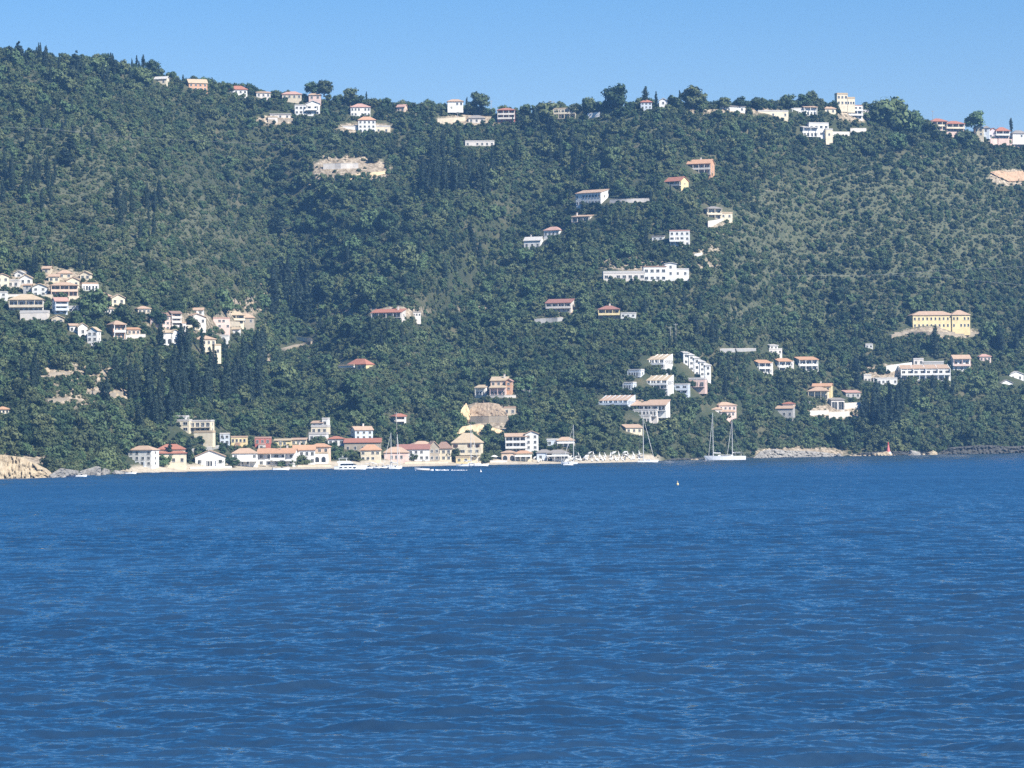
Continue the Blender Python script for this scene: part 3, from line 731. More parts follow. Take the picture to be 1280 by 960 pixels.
def roof_mb(kind, w, D, h, oh, ohf, th=.28):
    """roof over a box centred on x, from y 0 to D, eaves at z 0"""
    x0, x1, y0, y1 = -w/2 - oh, w/2 + oh, -ohf, D + oh; m = MB()
    def sheet(top):   # closed solid from a list of top faces given as polygons
        for f in top:
            m.add(list(f) + [(x, y, z - th) for x, y, z in f], [tuple(range(len(f)))] + [tuple(range(2*len(f)-1, len(f)-1, -1))] + [(i, len(f)+i, len(f)+(i+1) % len(f), (i+1) % len(f)) for i in range(len(f))])
    if kind == 'hip':
        ym = (y0 + y1) / 2; k = min((x1 - x0) * .42, (y1 - y0) / 2); a, b_ = (x0 + k, ym, h), (x1 - k, ym, h)
        c = [(x0, y0, 0), (x1, y0, 0), (x1, y1, 0), (x0, y1, 0)]
        sheet([(c[0], c[1], b_, a), (c[1], c[2], b_), (c[2], c[3], a, b_), (c[3], c[0], a)])
    elif kind == 'gable':
        ym = (y0 + y1) / 2; sheet([((x0, y0, 0), (x1, y0, 0), (x1, ym, h), (x0, ym, h)), ((x0, ym, h), (x1, ym, h), (x1, y1, 0), (x0, y1, 0))])
    elif kind == 'gfront':
        sheet([((x0, y0, 0), (0, y0, h), (0, y1, h), (x0, y1, 0)), ((0, y0, h), (x1, y0, 0), (x1, y1, 0), (0, y1, h))])
    elif kind == 'shed':
        sheet([((x0, y0, 0), (x1, y0, 0), (x1, y1, h), (x0, y1, h))])
    return m
def house(label, yaw, vols, name='house', cat='house', group=None, keep=True, base=None):
    X0 = min(v['x0'] for v in vols); X1 = max(v['x1'] for v in vols); YB = base or max(v['yb'] for v in vols); YT = min(v['yt'] - v['rh'] for v in vols)
    pc = (X0 + X1) / 2; t = min(.995, float(t_of(pc, YB))); t = max(t, .006); d = float(depth(pc, t)); s = d / F
    if abs(yaw) <= 12 and X1 - X0 > 14 and YB < 545:      # long houses follow the contour of the slope
        da, db = float(depth(X0 + 2, max(.006, min(.99, float(t_of(X0 + 2, YB)))))), float(depth(X1 - 2, max(.006, min(.99, float(t_of(X1 - 2, YB))))))
        yaw = max(-26, min(26, .6 * yaw + .5 * math.degrees(math.atan2(db - da, (X1 - X0 - 4) * s))))
    A = (X1 - X0) * s; th = R(yaw); Dm = max(v['D'] or min(max(4.5, .6 * (v['x1'] - v['x0']) * s), 10.5) for v in vols)
    Wl = max(.45 * A, (A - Dm * abs(math.sin(th))) / math.cos(th)); kx = Wl / (X1 - X0)
    P = point(np.array(pc), np.array(float(YB)), d)
    off = Dm * math.sin(th) / 2
    back = .36 * Wl * abs(math.sin(th)); o = empty(name, (P[0] + off + back * P[0] / P[1], P[1] + back, P[2]), th); tag(o, label, cat, group)
    for v in vols:
        w = (v['x1'] - v['x0']) * kx; cx = ((v['x0'] + v['x1']) / 2 - pc) * kx; D = v['D'] or min(max(4.5, .6 * w), 10.5)
        z0 = (YB - v['yb']) * s; z1 = (YB - v['yt']) * s; y0 = v['fy']; h = z1 - z0; wm = W(v['wc']); rk = v['roof']; rh = v['rh'] * s
        if y0 == 0 and v['found'] and YB - v['yb'] > 3: y0 = (YB - v['yb']) * s * 2.0
        bot = z0 - (3.6 if v['found'] else 0)
        m = MB(); m.box(-w/2, w/2, 0, D, bot - z0, h)
        if rk == 'gfront': m.add([(-w/2, 0, h), (w/2, 0, h), (0, 0, h + rh), (-w/2, D, h), (w/2, D, h), (0, D, h + rh)], [(0, 1, 2), (4, 3, 5), (1, 4, 5, 2), (0, 2, 5, 3)])
        if rk == 'gable': m.add([(-w/2, 0, h), (-w/2, D, h), (-w/2, D/2, h + rh), (w/2, 0, h), (w/2, D, h), (w/2, D/2, h + rh)], [(1, 0, 2), (3, 4, 5), (0, 3, 5, 2), (1, 2, 5, 4)])
        if rk == 'shed': m.add([(-w/2, 0, h), (-w/2, D, h), (-w/2, D, h + rh), (w/2, 0, h), (w/2, D, h), (w/2, D, h + rh)], [(1, 0, 2), (3, 4, 5), (0, 3, 5, 2), (1, 2, 5, 4)])
        wo = m.build('wall', wm, o); wo.location = (cx, y0, z0)
        front_bal = v['bal']; fl = v['fl']; sh = h / max(fl, 1)
        ohf = 1.7 if (fl - 1) in front_bal and rk != 'flat' else .45
        if rk in ('hip', 'gable', 'gfront', 'shed'):
            ro = roof_mb(rk, w, D, rh, .4, ohf if rk != 'gfront' else .45).build('roof', T(v['rc']), o); ro.location = (cx, y0, z0 + h + .29)
            if v['chim']:
                cm = MB(); cxx = w * v['chim']; cm.box(cxx - .35, cxx + .35, D*.55, D*.55 + .7, rh * .3, rh + 1.0); cm.box(cxx - .45, cxx + .45, D*.55 - .1, D*.55 + .8, rh + 1.0, rh + 1.15); cm.build('chimney', W('pale'), ro)
        elif rk == 'saw':      # a stepped row of narrow mono-pitch roofs over white party walls
            n = v['seg']; cw = w / n
            ro = MB()
            for i in range(n):
                xa = -w/2 + i * cw
                ro.add([(xa, -.4, 0), (xa + cw - .25, -.4, 0), (xa + cw - .25, D + .3, rh), (xa, D + .3, rh), (xa, -.4, -.25), (xa + cw - .25, -.4, -.25), (xa + cw - .25, D + .3, rh - .25), (xa, D + .3, rh - .25)],
                       [(0, 1, 2, 3), (7, 6, 5, 4), (0, 4, 5, 1), (1, 5, 6, 2), (2, 6, 7, 3), (3, 7, 4, 0)])
            r_ = ro.build('roof', T(v['rc']), o); r_.location = (cx, y0, z0 + h + .26)
            m = MB()
            for i in range(n + 1):
                xa = -w/2 + i * cw - (.25 if i else 0)
                m.add([(xa, -1.3, -h * .55), (xa + .25, -1.3, -h * .55), (xa + .25, D, -h * .5), (xa, D, -h * .5), (xa, -1.3, -.2), (xa + .25, -1.3, -.2), (xa + .25, D, rh + .45), (xa, D, rh + .45)],
                      [(0, 3, 2, 1), (4, 5, 6, 7), (0, 1, 5, 4), (1, 2, 6, 5), (2, 3, 7, 6), (3, 0, 4, 7)])
            q = m.build('party_wall', wm, o); q.location = (cx, y0 - .003, z0 + h)
        else:
            m = MB(); p = v['par']; m.box(-w/2 - .12, w/2 + .12, -.12, D + .12, .002, .22)
            if p: 
                for (a, b_, c, e) in ((-w/2 - .06, w/2 + .06, -.06, .14), (-w/2 - .06, w/2 + .06, D - .14, D + .06), (-w/2 - .06, -w/2 + .14, .14, D - .14), (w/2 - .14, w/2 + .06, .14, D - .14)): m.box(a, b_, c, e, .22, .22 + p)
            ro = m.build('roof', T(v['rc']) if v['rc'] != 'same' else wm, o); ro.location = (cx, y0, z0 + h)
        # openings
        n = v['n'] if v['n'] is not None else max(1, int(w / 3.1))
        for k in range(fl):
            zf = z0 + k * sh; has = k in front_bal
            if has:
                bx0, bx1 = v['bx']; xa, xb = -w/2 + w * bx0, -w/2 + w * bx1
                m = MB(); m.box(xa, xb, -1.55, -.003, -.2, 0)
                if k > 0 or z0 > .5: pass
                npst = max(2, int((xb - xa) / 3.2) + 1)
                top = sh - .05 if (k + 1) in front_bal or k == fl - 1 else (sh - .1)
                if v['posts']:
                    for i in range(npst):
                        px_ = xa + .14 + (xb - xa - .28) * i / (npst - 1); m.box(px_ - .13, px_ + .13, -1.5, -1.24, 0, top)
                bo = m.build('balcony', W(v['bc'] or v['wc']), o); bo.location = (cx, y0, zf)
                if k > 0 or v['raise']:
                    rl = MB()
                    if v['rail'] == 'wall': rl.box(xa, xb, -1.57, -1.45, -.22, .85)
                    else:
                        rl.box(xa, xb, -1.54, -1.48, .85, .92); rl.box(xa, xb, -1.54, -1.48, .1, .15)
                        for i in range(int((xb - xa) / .45) + 1): rl.box(xa + i * .45, xa + i * .45 + .05, -1.53, -1.49, .15, .85)
                    rl.build('railing', W(v['bc'] or v['wc']) if v['rail'] == 'wall' else paint('rail_metal', (.45, .46, .47), .5), bo)
            for i in range(n):
                if n > 3 and not has and not v['arch'] and WG.random() < .14: continue
                x = cx - w/2 + w * (i + .5) / n
                if has and bx0 <= (i + .5) / n <= bx1: put_window(o, x, y0, zf + .06, min(1.7, w / n * .62), min(2.15, sh * .78), v['fc'], name='door', arch=v['arch'] and k == 0)
                elif v['arch'] and k == 0: put_window(o, x, y0, zf + .1, min(2.0, w / n * .66), min(2.3, sh * .82), v['fc'], arch=True, name='archway')
                elif v['garage'] and k == 0: put_window(o, x, y0, zf + .05, w / n * .78, sh * .8, v['fc'], name='opening')
                else: put_window(o, x, y0, zf + sh * .32, min(v['ww'], w / n * .55), min(1.35, sh * .45), v['fc'], shut=v['shut'])
        if fl and yaw < -8 and D > 4:
            for k in range(fl):
                for i in range(max(1, int(D / 4.5))):
                    if v['side']: put_window(o, cx + w/2, y0 + D * (i + .6) / (max(1, int(D / 4.5)) + .2), z0 + k * sh + sh * .34, .95, min(1.2, sh * .42), v['fc'], rz=math.pi/2, shut=None)
        if fl and yaw > 8 and D > 4 and v['side']:
            for k in range(fl): put_window(o, cx - w/2, y0 + D * .5, z0 + k * sh + sh * .34, .95, min(1.2, sh * .42), v['fc'], rz=-math.pi/2)
        if v['awn']:
            m = MB(); h0 = v['awn'] * h; m.add([(-w/2, -2.6, h0 - .5), (w/2, -2.6, h0 - .5), (w/2, -.01, h0), (-w/2, -.01, h0), (-w/2, -2.6, h0 - .62), (w/2, -2.6, h0 - .62), (w/2, -.01, h0 - .12), (-w/2, -.01, h0 - .12)], [(0,1,2,3),(7,6,5,4),(0,4,5,1),(1,5,6,2),(2,6,7,3),(3,7,4,0)])
            for i in range(4): xx = -w/2 + .15 + (w - .3) * i / 3; m.box(xx - .06, xx + .06, -2.55, -2.43, 0, h0 - .6)
            a = m.build('awning', W(v['awc']), o); a.location = (cx, y0, z0)
    if keep: KEEP.append((X0 - 1, X1 + 1, YT, YB))
    return o
def V(x0, x1, yt, yb, roof='hip', rh=4, wc='white', rc='tan', fl=2, n=None, **k):
    v = dict(x0=x0, x1=x1, yt=yt, yb=yb, roof=roof, rh=rh, wc=wc, rc=rc, fl=fl, n=n, D=None, fy=0.0, bal=(), bx=(0, 1), bc=None, rail='wall', posts=True, raise_=False, arch=False, shut=None, fc='white', chim=0, par=.5, seg=3,
             found=True, side=True, awn=0, awc='pale', ww=1.15, garage=False)
    v.update(k); v['raise'] = v.pop('raise_'); 
    if roof == 'flat': v['rh'] = 1.0
    return v
H = house
WG = random.Random(5)

# ---- the beach row, left to right
H('white three-storey house with flat hip roof nearest the left end of the beach', -22, [V(160,199,563,583,'hip',5,'white','tan',3,4,bal=(0,),bx=(0,.75),bc='blue')])
H('cream house with a red pyramid roof half hidden by a cypress', 4, [V(196,231,562,582,'hip',6,'cream','red',2,4), V(190,233,567,582,'hip',2.2,'cream','red',1,4,fy=-2.5,D=3)])
H('small white house with low tan gable right of the red pyramid roof', 3, [V(243,281,571,583,'gfront',8,'white','tan',1,3,ww=1.6,bal=(0,),bx=(.2,.8))])
H('white two-storey beach house under a reddish tan hip roof with a ground-floor porch', 5, [V(289,322,567,583,'hip',6,'white','tan',2,4,awn=.5,awc='white')])
H('wide white beach house with orange-tan roof and gabled left end', -4, [V(322,371,567,582.5,'gable',6,'white','orange',2,5,chim=.25,bal=(1,),bx=(.35,.75))])
H('white beach house with tan roof just left of the peach beach building', 3, [V(366,394,563,581,'gable',6,'white','orange',2,4,chim=-.2)])
H('peach beach building with arched ground floor left of the motor yacht', -6, [V(388,413,559,577,'hip',4,'peach','orange',2,3,arch=True), V(386,412,567,578,'flat',1,'white','pale' if 0 else 'cream',1,3,fy=-4,D=4,arch=True)])
H('small yellow house with dark doorways left of the pink-red house', -3, [V(287,307,547,555,'flat',1,'yellow','tan',1,4,ww=.9), V(294,299,555,562,'flat',1,'orange','tan',1,1,fy=.3,D=4)])
H('small pink-red house on stilts above the beach row', -3, [V(317,337,548,556.5,'flat',1,'red','pink',1,3,ww=1.0), V(323,331,556,563,'flat',1,'pale','pink',1,1,fy=.4,D=4)])
H('low cream-yellow house with pale roof right of the pink-red house', -2, [V(343,364,551,558,'shed',2,'yellow','cream',1,4)])
H('low cream house with flat tan roof above the peach beach building', -2, [V(364,383,550,557,'shed',2,'cream','tan',1,3)])
H('narrow bluish-white house left of the small yellow house', 4, [V(274,287,543,556,'flat',1,'blue','white',2,2)])
H('white house of three stacked terraces with a roof-top room, on the slope behind the beach', -8, [V(386,411,543,552,'flat',1,'white','white',1,3,par=.8), V(388,411,534,543,'flat',1,'cream','white',1,3,par=.8,fy=2,found=False,D=7), V(388,404,529,534,'shed',2.5,'white','tan',1,2,fy=3,found=False,D=5), V(403,411,524,534,'flat',1,'white','white',1,1,fy=3.2,found=False,D=5)])
H('white flat-roofed cottage with red roof edge below the stacked-terrace house', 0, [V(410,430,549,557,'hip',3,'white','red',1,3,D=5)])
H('bluish-white house with broad tan gable behind the long red roof', 24, [V(437,466,538,550,'gable',4.5,'blue','tan',2,3,chim=.1)])
H('long red-roofed building behind the cream beach house', 1, [V(430,476,553.5,566,'shed',5,'stone','red',1,5,ww=.9,D=9)])
H('cream beach house with orange-tan roof behind the moored boats', -3, [V(451,476,563,576.5,'hip',6.5,'cream','orange',2,4)])
H('pale pinkish house with tan hip roof behind the moored masts', 4, [V(479,511,566,577,'hip',6.5,'pink','tan',1,5,ww=1.0)])
H('long white house with a red-brown roof in the middle of the beach', 2, [V(496,537,562,576,'gable',6,'white','maroon',2,6)])
H('stone house with gabled grey end wall beside the long red-brown roof', 20, [V(534,549,560,577,'gfront',8,'stone','tan',2,2), V(518,545,556,562,'hip',4,'white','tan',1,3,fy=6)])
H('cream house with brown hip roof left of the big cream hotel', -4, [V(545,565,561,576.5,'hip',8,'cream','brown',2,3)])
H('big cream beach hotel with broad pale hip roof and three window rows', -6, [V(565,604,554,575.5,'hip',12,'cream','cream',3,4,bal=(1,),bx=(.25,.95),shut='brown',D=9), V(572,590,572,578,'flat',1,'yellow','cream',1,2,fy=-5,D=4)], name='hotel', cat='hotel')
H('white four-storey hotel with long shaded balconies right of the big cream hotel', 3, [V(631,659,546,567,'gable',4,'white','tan',3,6,bal=(1,2),bx=(0,1)), V(656,673,543,563,'gfront',4,'white','tan',3,2,fy=-1.5)], name='hotel', cat='hotel')
H('peach and cream beach tavern with white awning below the balconied hotel', -2, [V(627,645,566,576,'hip',2.2,'peach','tan',1,2,arch=True), V(644,665,567,576,'hip',3,'cream','orange',1,3,awn=.75,awc='white')], name='tavern', cat='tavern')
H('wide grey-roofed beach tavern with open white veranda', 0, [V(671,690,566,576.5,'hip',3.5,'blue','grey',1,2), V(684,711,567,576,'hip',4,'white','grey',1,5,awn=.8,awc='white')], name='tavern', cat='tavern')
H('bluish-white house among trees above the grey-roofed tavern', 2, [V(683,698,550,558,'flat',1,'blue','white',1,2), V(696,718,551,558,'hip',4,'white','tan',1,4,awn=.75,awc='white')])
# ---- on the slope just behind the beach
H('modern pair of cream flat-roofed villas with framed windows and tall retaining base', -12, [V(216,236,526,540,'flat',1,'cream','white',2,2,ww=2,fy=2), V(234,262,527,541,'flat',1,'cream','white',2,4,ww=2.0,bal=(1,),rail='bars',posts=False), V(247,272,541,549,'flat',1,'cream','cream',1,0,fy=-2.5,D=4,par=.7), V(212,228,521,527,'flat',1,'white','white',0,0,fy=6,found=False)], name='villa', cat='villa')
H('small house with terraced red roof among trees on the lower slope', 6, [V(488,504,521,532,'hip',3.5,'pale','red',2,3,bal=(1,)), V(500,511,520,528,'hip',2.5,'white','red',1,1,fy=3)])
H('peach stepped house with pale roofs above the excavated bank', -10, [V(612,634,476,484,'shed',5,'peach','cream',1,3,fy=3,chim=.3), V(613,634,485,495,'shed',4,'pink','cream',1,4,D=5,bal=(0,)), V(633,641,477,489,'gfront',3,'orange','pink',2,1,fy=2)])
H('small grey-roofed annex left of the peach stepped house', 4, [V(595,611,485,495,'shed',3.5,'white','cream',1,3,bal=(0,))])
H('small beige shell house at the right edge of the excavated bank', -10, [V(630,645,510,519,'flat',1,'beige','tan',1,2)])
# ---- left hill village
H('beige gabled house cut by the left edge of the photo, in the hill village', -4, [V(-8,11,346,361,'gfront',4,'cream','tan',2,2)])
H('small white chapel-like house with low gable at the top left of the village', -8, [V(18,31,342,347,'gfront',3.5,'white','white',1,1)])
H('white gabled house with two dark windows high in the left village', -10, [V(25,40,348,356,'gfront',4.5,'white','cream',1,2)])
H('narrow greyish house between the two white gabled village houses', 0, [V(29,39,357,368,'gable',2,'grey','tan',2,1)])
H('bright white gabled house in the centre of the left village', -8, [V(40,59,359,370,'gfront',4.5,'white','cream',2,2)])
H('long white arcaded village hotel with a broad tan hip roof', 0, [V(9,54,375,392,'hip',7,'white','cream',2,7,arch=True,bal=(1,),bc='beige')], name='hotel', cat='hotel')
H('flat white terrace building in front of the arcaded hotel', -2, [V(25,60,391,401,'flat',1,'pale','pale' if 0 else 'white',1,0,par=.9,D=6)], name='terrace_building', cat='building')
H('bluish-white house with pink roof right of the arcaded hotel', 22, [V(64,84,377,393,'gable',5,'blue','pink',3,2,bal=(1,2))])
H('long peach house with verandas behind the bright white gabled house', 2, [V(60,97,357,371,'hip',4,'peach','tan',2,6,bal=(0,1))])
H('house with wide tan gable above the peach veranda house', 0, [V(80,99,351,359,'gfront',4.5,'cream','tan',1,2)])
H('long flat-roofed white house at the upper right of the left village', 0, [V(97,122,355,363,'flat',1,'white','tan',1,5,bal=(0,),D=6)])
H('brown stone house alone at the top of the left village', -5, [V(53,64,336,342,'gable',3,'beige','tan',1,1)])
H('low house with broad tan roof at the top of the left village', 3, [V(70,90,342,348,'hip',4,'beige','tan',1,2)])
H('long low bungalow with tan roof on the right of the upper village', -8, [V(113,138,370,377,'hip',5,'white','tan',1,4,bal=(0,)), V(137,155,373,381,'gfront',5,'cream','cream',1,2,fy=-1)], name='bungalow', cat='bungalow')
H('small beige gabled house below the terrace of the arcaded hotel', -4, [V(63,80,398,404,'gfront',4,'beige','cream',1,2)])
H('white gabled house below the big round village tree', -10, [V(85,98,407,416,'gable',2.5,'white','tan',1,2), V(95,109,409,420,'gfront',5,'white','cream',1,1)])
H('tall white tower-like house at the lower end of the left village', -14, [V(109,125,414,434,'gfront',5,'white','cream',3,2)])
H('orange house with a big hip roof and white balcony in the village', -4, [V(132,156,406,424,'hip',5,'orange','tan',2,3,bal=(0,1),bc='white',D=8)])
H('low orange-roofed annex right of the orange hip-roofed house', 0, [V(155,175,412,419,'shed',2.5,'peach','orange',1,3)])
H('brown gabled house left of the tall pink village hotel', 4, [V(183,198,400,407,'gfront',4.5,'pink','brown',1,2)])
H('tall pink village hotel with stacked balconies', -6, [V(198,214,395,413,'gable',4,'pink','brown',3,3), V(211,225,392,414,'gable',3,'pink','brown',4,3,bal=(1,2,3),bc='pale',fy=.8), V(223,232,404,414,'flat',1,'pale','tan',1,2)], name='hotel', cat='hotel')
H('white house with tall arch below the pink village hotel', -10, [V(197,214,416,430,'gable',3,'white','cream',1,2,arch=True), V(211,225,416,433,'gfront',4,'white','cream',1,1)])
H('gabled beige house right of the tall pink village hotel', -4, [V(227,257,397,406,'gfront',5,'pale','tan',1,3,chim=.15)])
H('pink flat-roofed flats with square openings at the right end of the village', 8, [V(260,287,398,411,'flat',1,'pink','pink',2,4,par=.3,ww=1.5)], name='apartment_block', cat='apartments')
H('cream terraced house with pale gables at the far right of the village', -8, [V(277,302,394,406,'hip',5,'cream','cream',2,3,bal=(1,)), V(300,319,397,405,'hip',5,'stone','tan',1,2,fy=2)])
H('cream square house with tan roof behind the tall village cypresses', -6, [V(241,273,424,440,'hip',5,'cream','tan',2,4,D=8), V(262,273,432,445,'flat',1,'cream','cream',1,1,fy=-3,D=3)])
H('small white cube house squeezed between the village hotel and the left photo edge', 0, [V(-6,8,366,376,'flat',1,'white','white',2,2)])
H('pale house with a flat terrace at the far upper left of the village', -4, [V(10,24,351,360,'flat',1,'pale','white',1,2)])
H('tiny cream house directly above the peach veranda house', 4, [V(60,74,346,353,'gable',3,'cream','tan',1,2)])
H('small cream gabled house at the upper right end of the left village', -6, [V(100,114,343,350,'gfront',4,'cream','cream',1,2)])
H('low pale house right of the large dark village tree', 2, [V(126,142,386,392,'shed',2.5,'pale','tan',1,3)])
H('white flat house just right of the bluish village house', -4, [V(85,99,384,391,'flat',1,'white','white',1,2)])
H('low beige house with tan roof above the pink village hotel', 3, [V(168,188,386,392,'hip',3,'beige','tan',1,3)])
H('small white house behind the gabled beige village house', 0, [V(240,254,388,394,'gable',3,'white','tan',1,2)])
H('low white annex right of the cream square village house', -6, [V(274,286,420,427,'flat',1,'white','white',1,1)], name='annex', cat='annex')
H('small white house at the lower right end of the left village', -6, [V(286,300,412,418,'shed',2.5,'white','cream',1,2)])
# ---- middle slope
H('long low house with a bright red roof on the central slope', -16, [V(465,507,391,397,'shed',5,'pale','red',1,6,bal=(0,),D=7,chim=.3)])
H('small grey flat-roofed outbuilding right of the long red roof', -4, [V(511,526,391,396,'flat',1,'pale','grey',1,3)], name='outbuilding', cat='outbuilding')
H('yellow house with red roof and long flat canopy on the central slope', -34, [V(437,467,456,464,'hip',7,'yellow','red',1,4,D=6), V(424,449,457,459,'flat',1,'white','cream',0,0,fy=-1,D=3,found=False)])
H('maroon-roofed house with dark veranda in the central wood', -8, [V(683,718,379,391,'shed',5.5,'pale','maroon',2,5,bal=(1,),bc='brown' if 0 else 'pale',D=7)])
H('yellow house with arcades and maroon roof in the central wood', 2, [V(748,775,387,400,'hip',4.5,'yellow','maroon',2,4,arch=True,bal=(1,),bc='yellow',chim=.05)])
H('low white annex right of the yellow arcaded house', -6, [V(776,796,392,397,'flat',1,'white','white',1,3)], name='annex', cat='annex')
H('white hotel with tall glazed front on the upper central slope', -34, [V(720,761,241,257,'shed',5,'white','tan',2,8,D=8,ww=1.8)], name='hotel', cat='hotel')
H('small tan-roofed house among trees below the white glazed hotel', -4, [V(716,745,271,277,'shed',3,'pale','tan',1,4,bal=(0,),chim=-.42)])
H('white house with pale red hip roof left of the small tan-roofed house', -6, [V(680,706,288,296,'hip',4.5,'white','pink',1,4)])
H('bright white gabled house at the left end of the middle slope row', -20, [V(655,681,301,311,'gable',5,'white','white',1,3,chim=-.2)])
H('yellow-cream villa with two balconies on the right middle slope', -12, [V(880,900,261,275,'hip',3,'cream','grey',2,3,bal=(0,1),bc='cream'), V(899,916,267,273,'flat',1,'cream','cream',1,2,par=.8)], name='villa', cat='villa')
H('white cubic house with three rows of openings on the right middle slope', -8, [V(837,863,289,308,'flat',1,'white','pink',3,4,bal=(1,),bx=(0,.7))])
H('low white outbuilding left of the white cubic house', 0, [V(815,833,296,301,'flat',1,'white','grey',1,2)], name='outbuilding', cat='outbuilding')
H('long white terrace villa with square tower and parapet walls', 0, [V(753,806,341,350,'flat',1,'pale','white',1,7,par=.9,D=7,ww=1.8), V(804,833,334,352,'flat',1,'white','brown',2,4,ww=2), V(831,846,330,346,'gfront',1.5,'white','white',2,1,fy=.5,D=6), V(844,863,337,346,'flat',1,'white','white',1,2,par=.6)], name='villa', cat='villa')
H('orange semi-detached house with grey-orange roof on the upper right slope', -18, [V(860,894,205,218,'gable',6,'orange','orange',2,6,bal=(0,1),bc='pale',D=8,chim=-.02)])
H('yellow gabled house with red roof below the orange semi-detached house', -38, [V(833,861,227,237,'gable',6,'yellow','red',2,4,bal=(1,),bc='pale',D=7)])
# ---- ridge
H('small white house among trees at the left end of the ridge houses', -14, [V(193,211,99,105,'gable',3.5,'cream','white',1,2)])
H('orange house with pale gable on the left ridge', -8, [V(231,259,104,113,'gable',5.5,'orange','cream',2,4)])
H('white house with red roof on the ridge right of the orange one', -10, [V(284,309,112,118,'hip',5,'white','red',1,4)])
H('low tan-roofed ridge house right of the red-roofed one', 0, [V(317,338,116,122,'shed',2.5,'pale','tan',1,3)])
H('long pinkish ridge house with low tan roof', 0, [V(351,377,118,124,'hip',4,'beige','pink',1,4)])
H('small pinkish house directly right of the long tan-roofed ridge house', 0, [V(386,401,119,125,'hip',3.5,'pink','tan',1,2)])
H('white ridge villa of two volumes with wide windows under a shallow gable', -4, [V(368,384,132,143,'flat',1,'white','white',2,3,ww=1.8), V(382,400,130,145,'gfront',4,'white','white',2,2,ww=2.2,bal=(1,),bx=(0,.8))], name='villa', cat='villa')
H('low white walled house on a terrace left of the two-volume villa', 2, [V(336,364,142,148,'shed',2,'pale','white',1,3), V(332,345,147,152,'flat',1,'pale','cream',0,0,fy=-2,D=3)])
H('white ridge hotel with pinkish hip roof and row of dark windows', -3, [V(436,463,134,146,'hip',5,'white','pink',2,6,D=9)], name='hotel', cat='hotel')
H('white house with orange roof and three window rows below the pinkish ridge hotel', -3, [V(447,469,150,166,'hip',4.5,'white','orange',3,4,arch=True), V(427,447,158,162,'flat',1,'white','white',0,0,fy=2,D=3), V(468,488,158,167,'flat',1,'cream','white',1,2,fy=1,D=5)])
H('small orange-gabled ridge house alone among trees', -20, [V(496,509,134,140,'gable',3.5,'peach','pink',1,2)])
H('white ridge house half hidden in trees left of the skyline cypress clump', 0, [V(559,579,127,133,'hip',3,'white','tan',1,4)])
H('grey-roofed small house on the upper slope left of the red stacked house', -6, [V(585,606,148,154,'hip',4,'pale','grey',1,3)])
H('long white low house under the ridge above the dark cypress stand', 0, [V(579,618,177,183,'flat',1,'pale','white',1,6)])
H('red stacked ridge house with white balconies', -6, [V(622,644,138,154,'hip',3,'red','red',3,4,bal=(1,2),bc='pale')])
H('white ridge villa with pillars and chimneys left of the skyline dome tree', -6, [V(692,725,136,148,'flat',1,'cream','cream',2,6,bal=(0,1),par=.6)], name='villa', cat='villa')
H('small bluish ridge house with red roof beside the tall skyline cypress', 0, [V(801,815,128,136,'hip',3,'blue','red',2,3)])
H('small white gabled house in the skyline gap right of the cypresses', 0, [V(824,834,126,132,'gfront',3,'white','white',1,1)])
H('long grey-roofed white house on the right ridge', 2, [V(894,932,133,140,'shed',3,'white','grey',1,4,D=7)])
H('long low white house right of the grey-roofed ridge house', -3, [V(943,986,139,147,'flat',1,'cream','pale' if 0 else 'white',1,5,D=7)])
H('white ridge villa with a raised tan-roofed wing', 0, [V(985,1004,136,144,'flat',1,'white','white',1,4,bal=(0,)), V(1002,1021,134,144,'shed',3,'white','tan',1,4,bal=(0,))], name='villa', cat='villa')
H('small cream house with tan roof below the ridge grove', 0, [V(1028,1045,136,142,'hip',3,'cream','tan',1,2)])
H('white stepped villa with balconies below the right ridge', -10, [V(997,1018,160,171,'shed',2.5,'white','white',1,4,bal=(0,),bc='white',D=5,fy=-2), V(1008,1036,154,171,'flat',1,'white','white',2,4,ww=1.5), V(1030,1040,162,173,'flat',1,'cream','white',1,1,fy=-2,D=3)], name='villa', cat='villa')
H('white three-storey block of flats with dark glazed bands on the right ridge', -10, [V(1053,1077,132,150,'flat',1,'white','pink',3,4,ww=2.2,bal=(1,2),par=.3), V(1076,1089,138,150,'flat',1,'pale','white',2,1,fy=2)], name='apartment_block', cat='apartments')
H('cream castle-like house topping the right ridge', -8, [V(1044,1059,118,132,'flat',1,'cream','cream',2,3,par=.8), V(1058,1069,123,133,'flat',1,'cream','cream',1,3,par=.8)])
H('pink ridge house with red hip roofs at two levels', -4, [V(1160,1182,152,163,'hip',4,'pink','red',2,3,bal=(0,1),bc='cream'), V(1180,1205,155,166,'hip',4,'pink','red',2,3,bal=(1,),bc='cream',fy=-1)])
H('pale green and white ridge house next to a crooked tree', -14, [V(1217,1231,160,170,'gfront',4,'cream','white',2,2), V(1229,1238,160,166,'hip',3,'blue','grey',1,1,fy=2)])
H('pink house with red hip roof and gabled left end on the far right ridge', -8, [V(1233,1247,165,174,'gfront',5,'lilac','red',1,2), V(1243,1262,164,174,'hip',5,'pink','red',2,4,bal=(1,),bc='white')])
H('low white house at the far right edge of the ridge', -4, [V(1263,1284,167,173,'hip',4,'white','grey',1,4)])
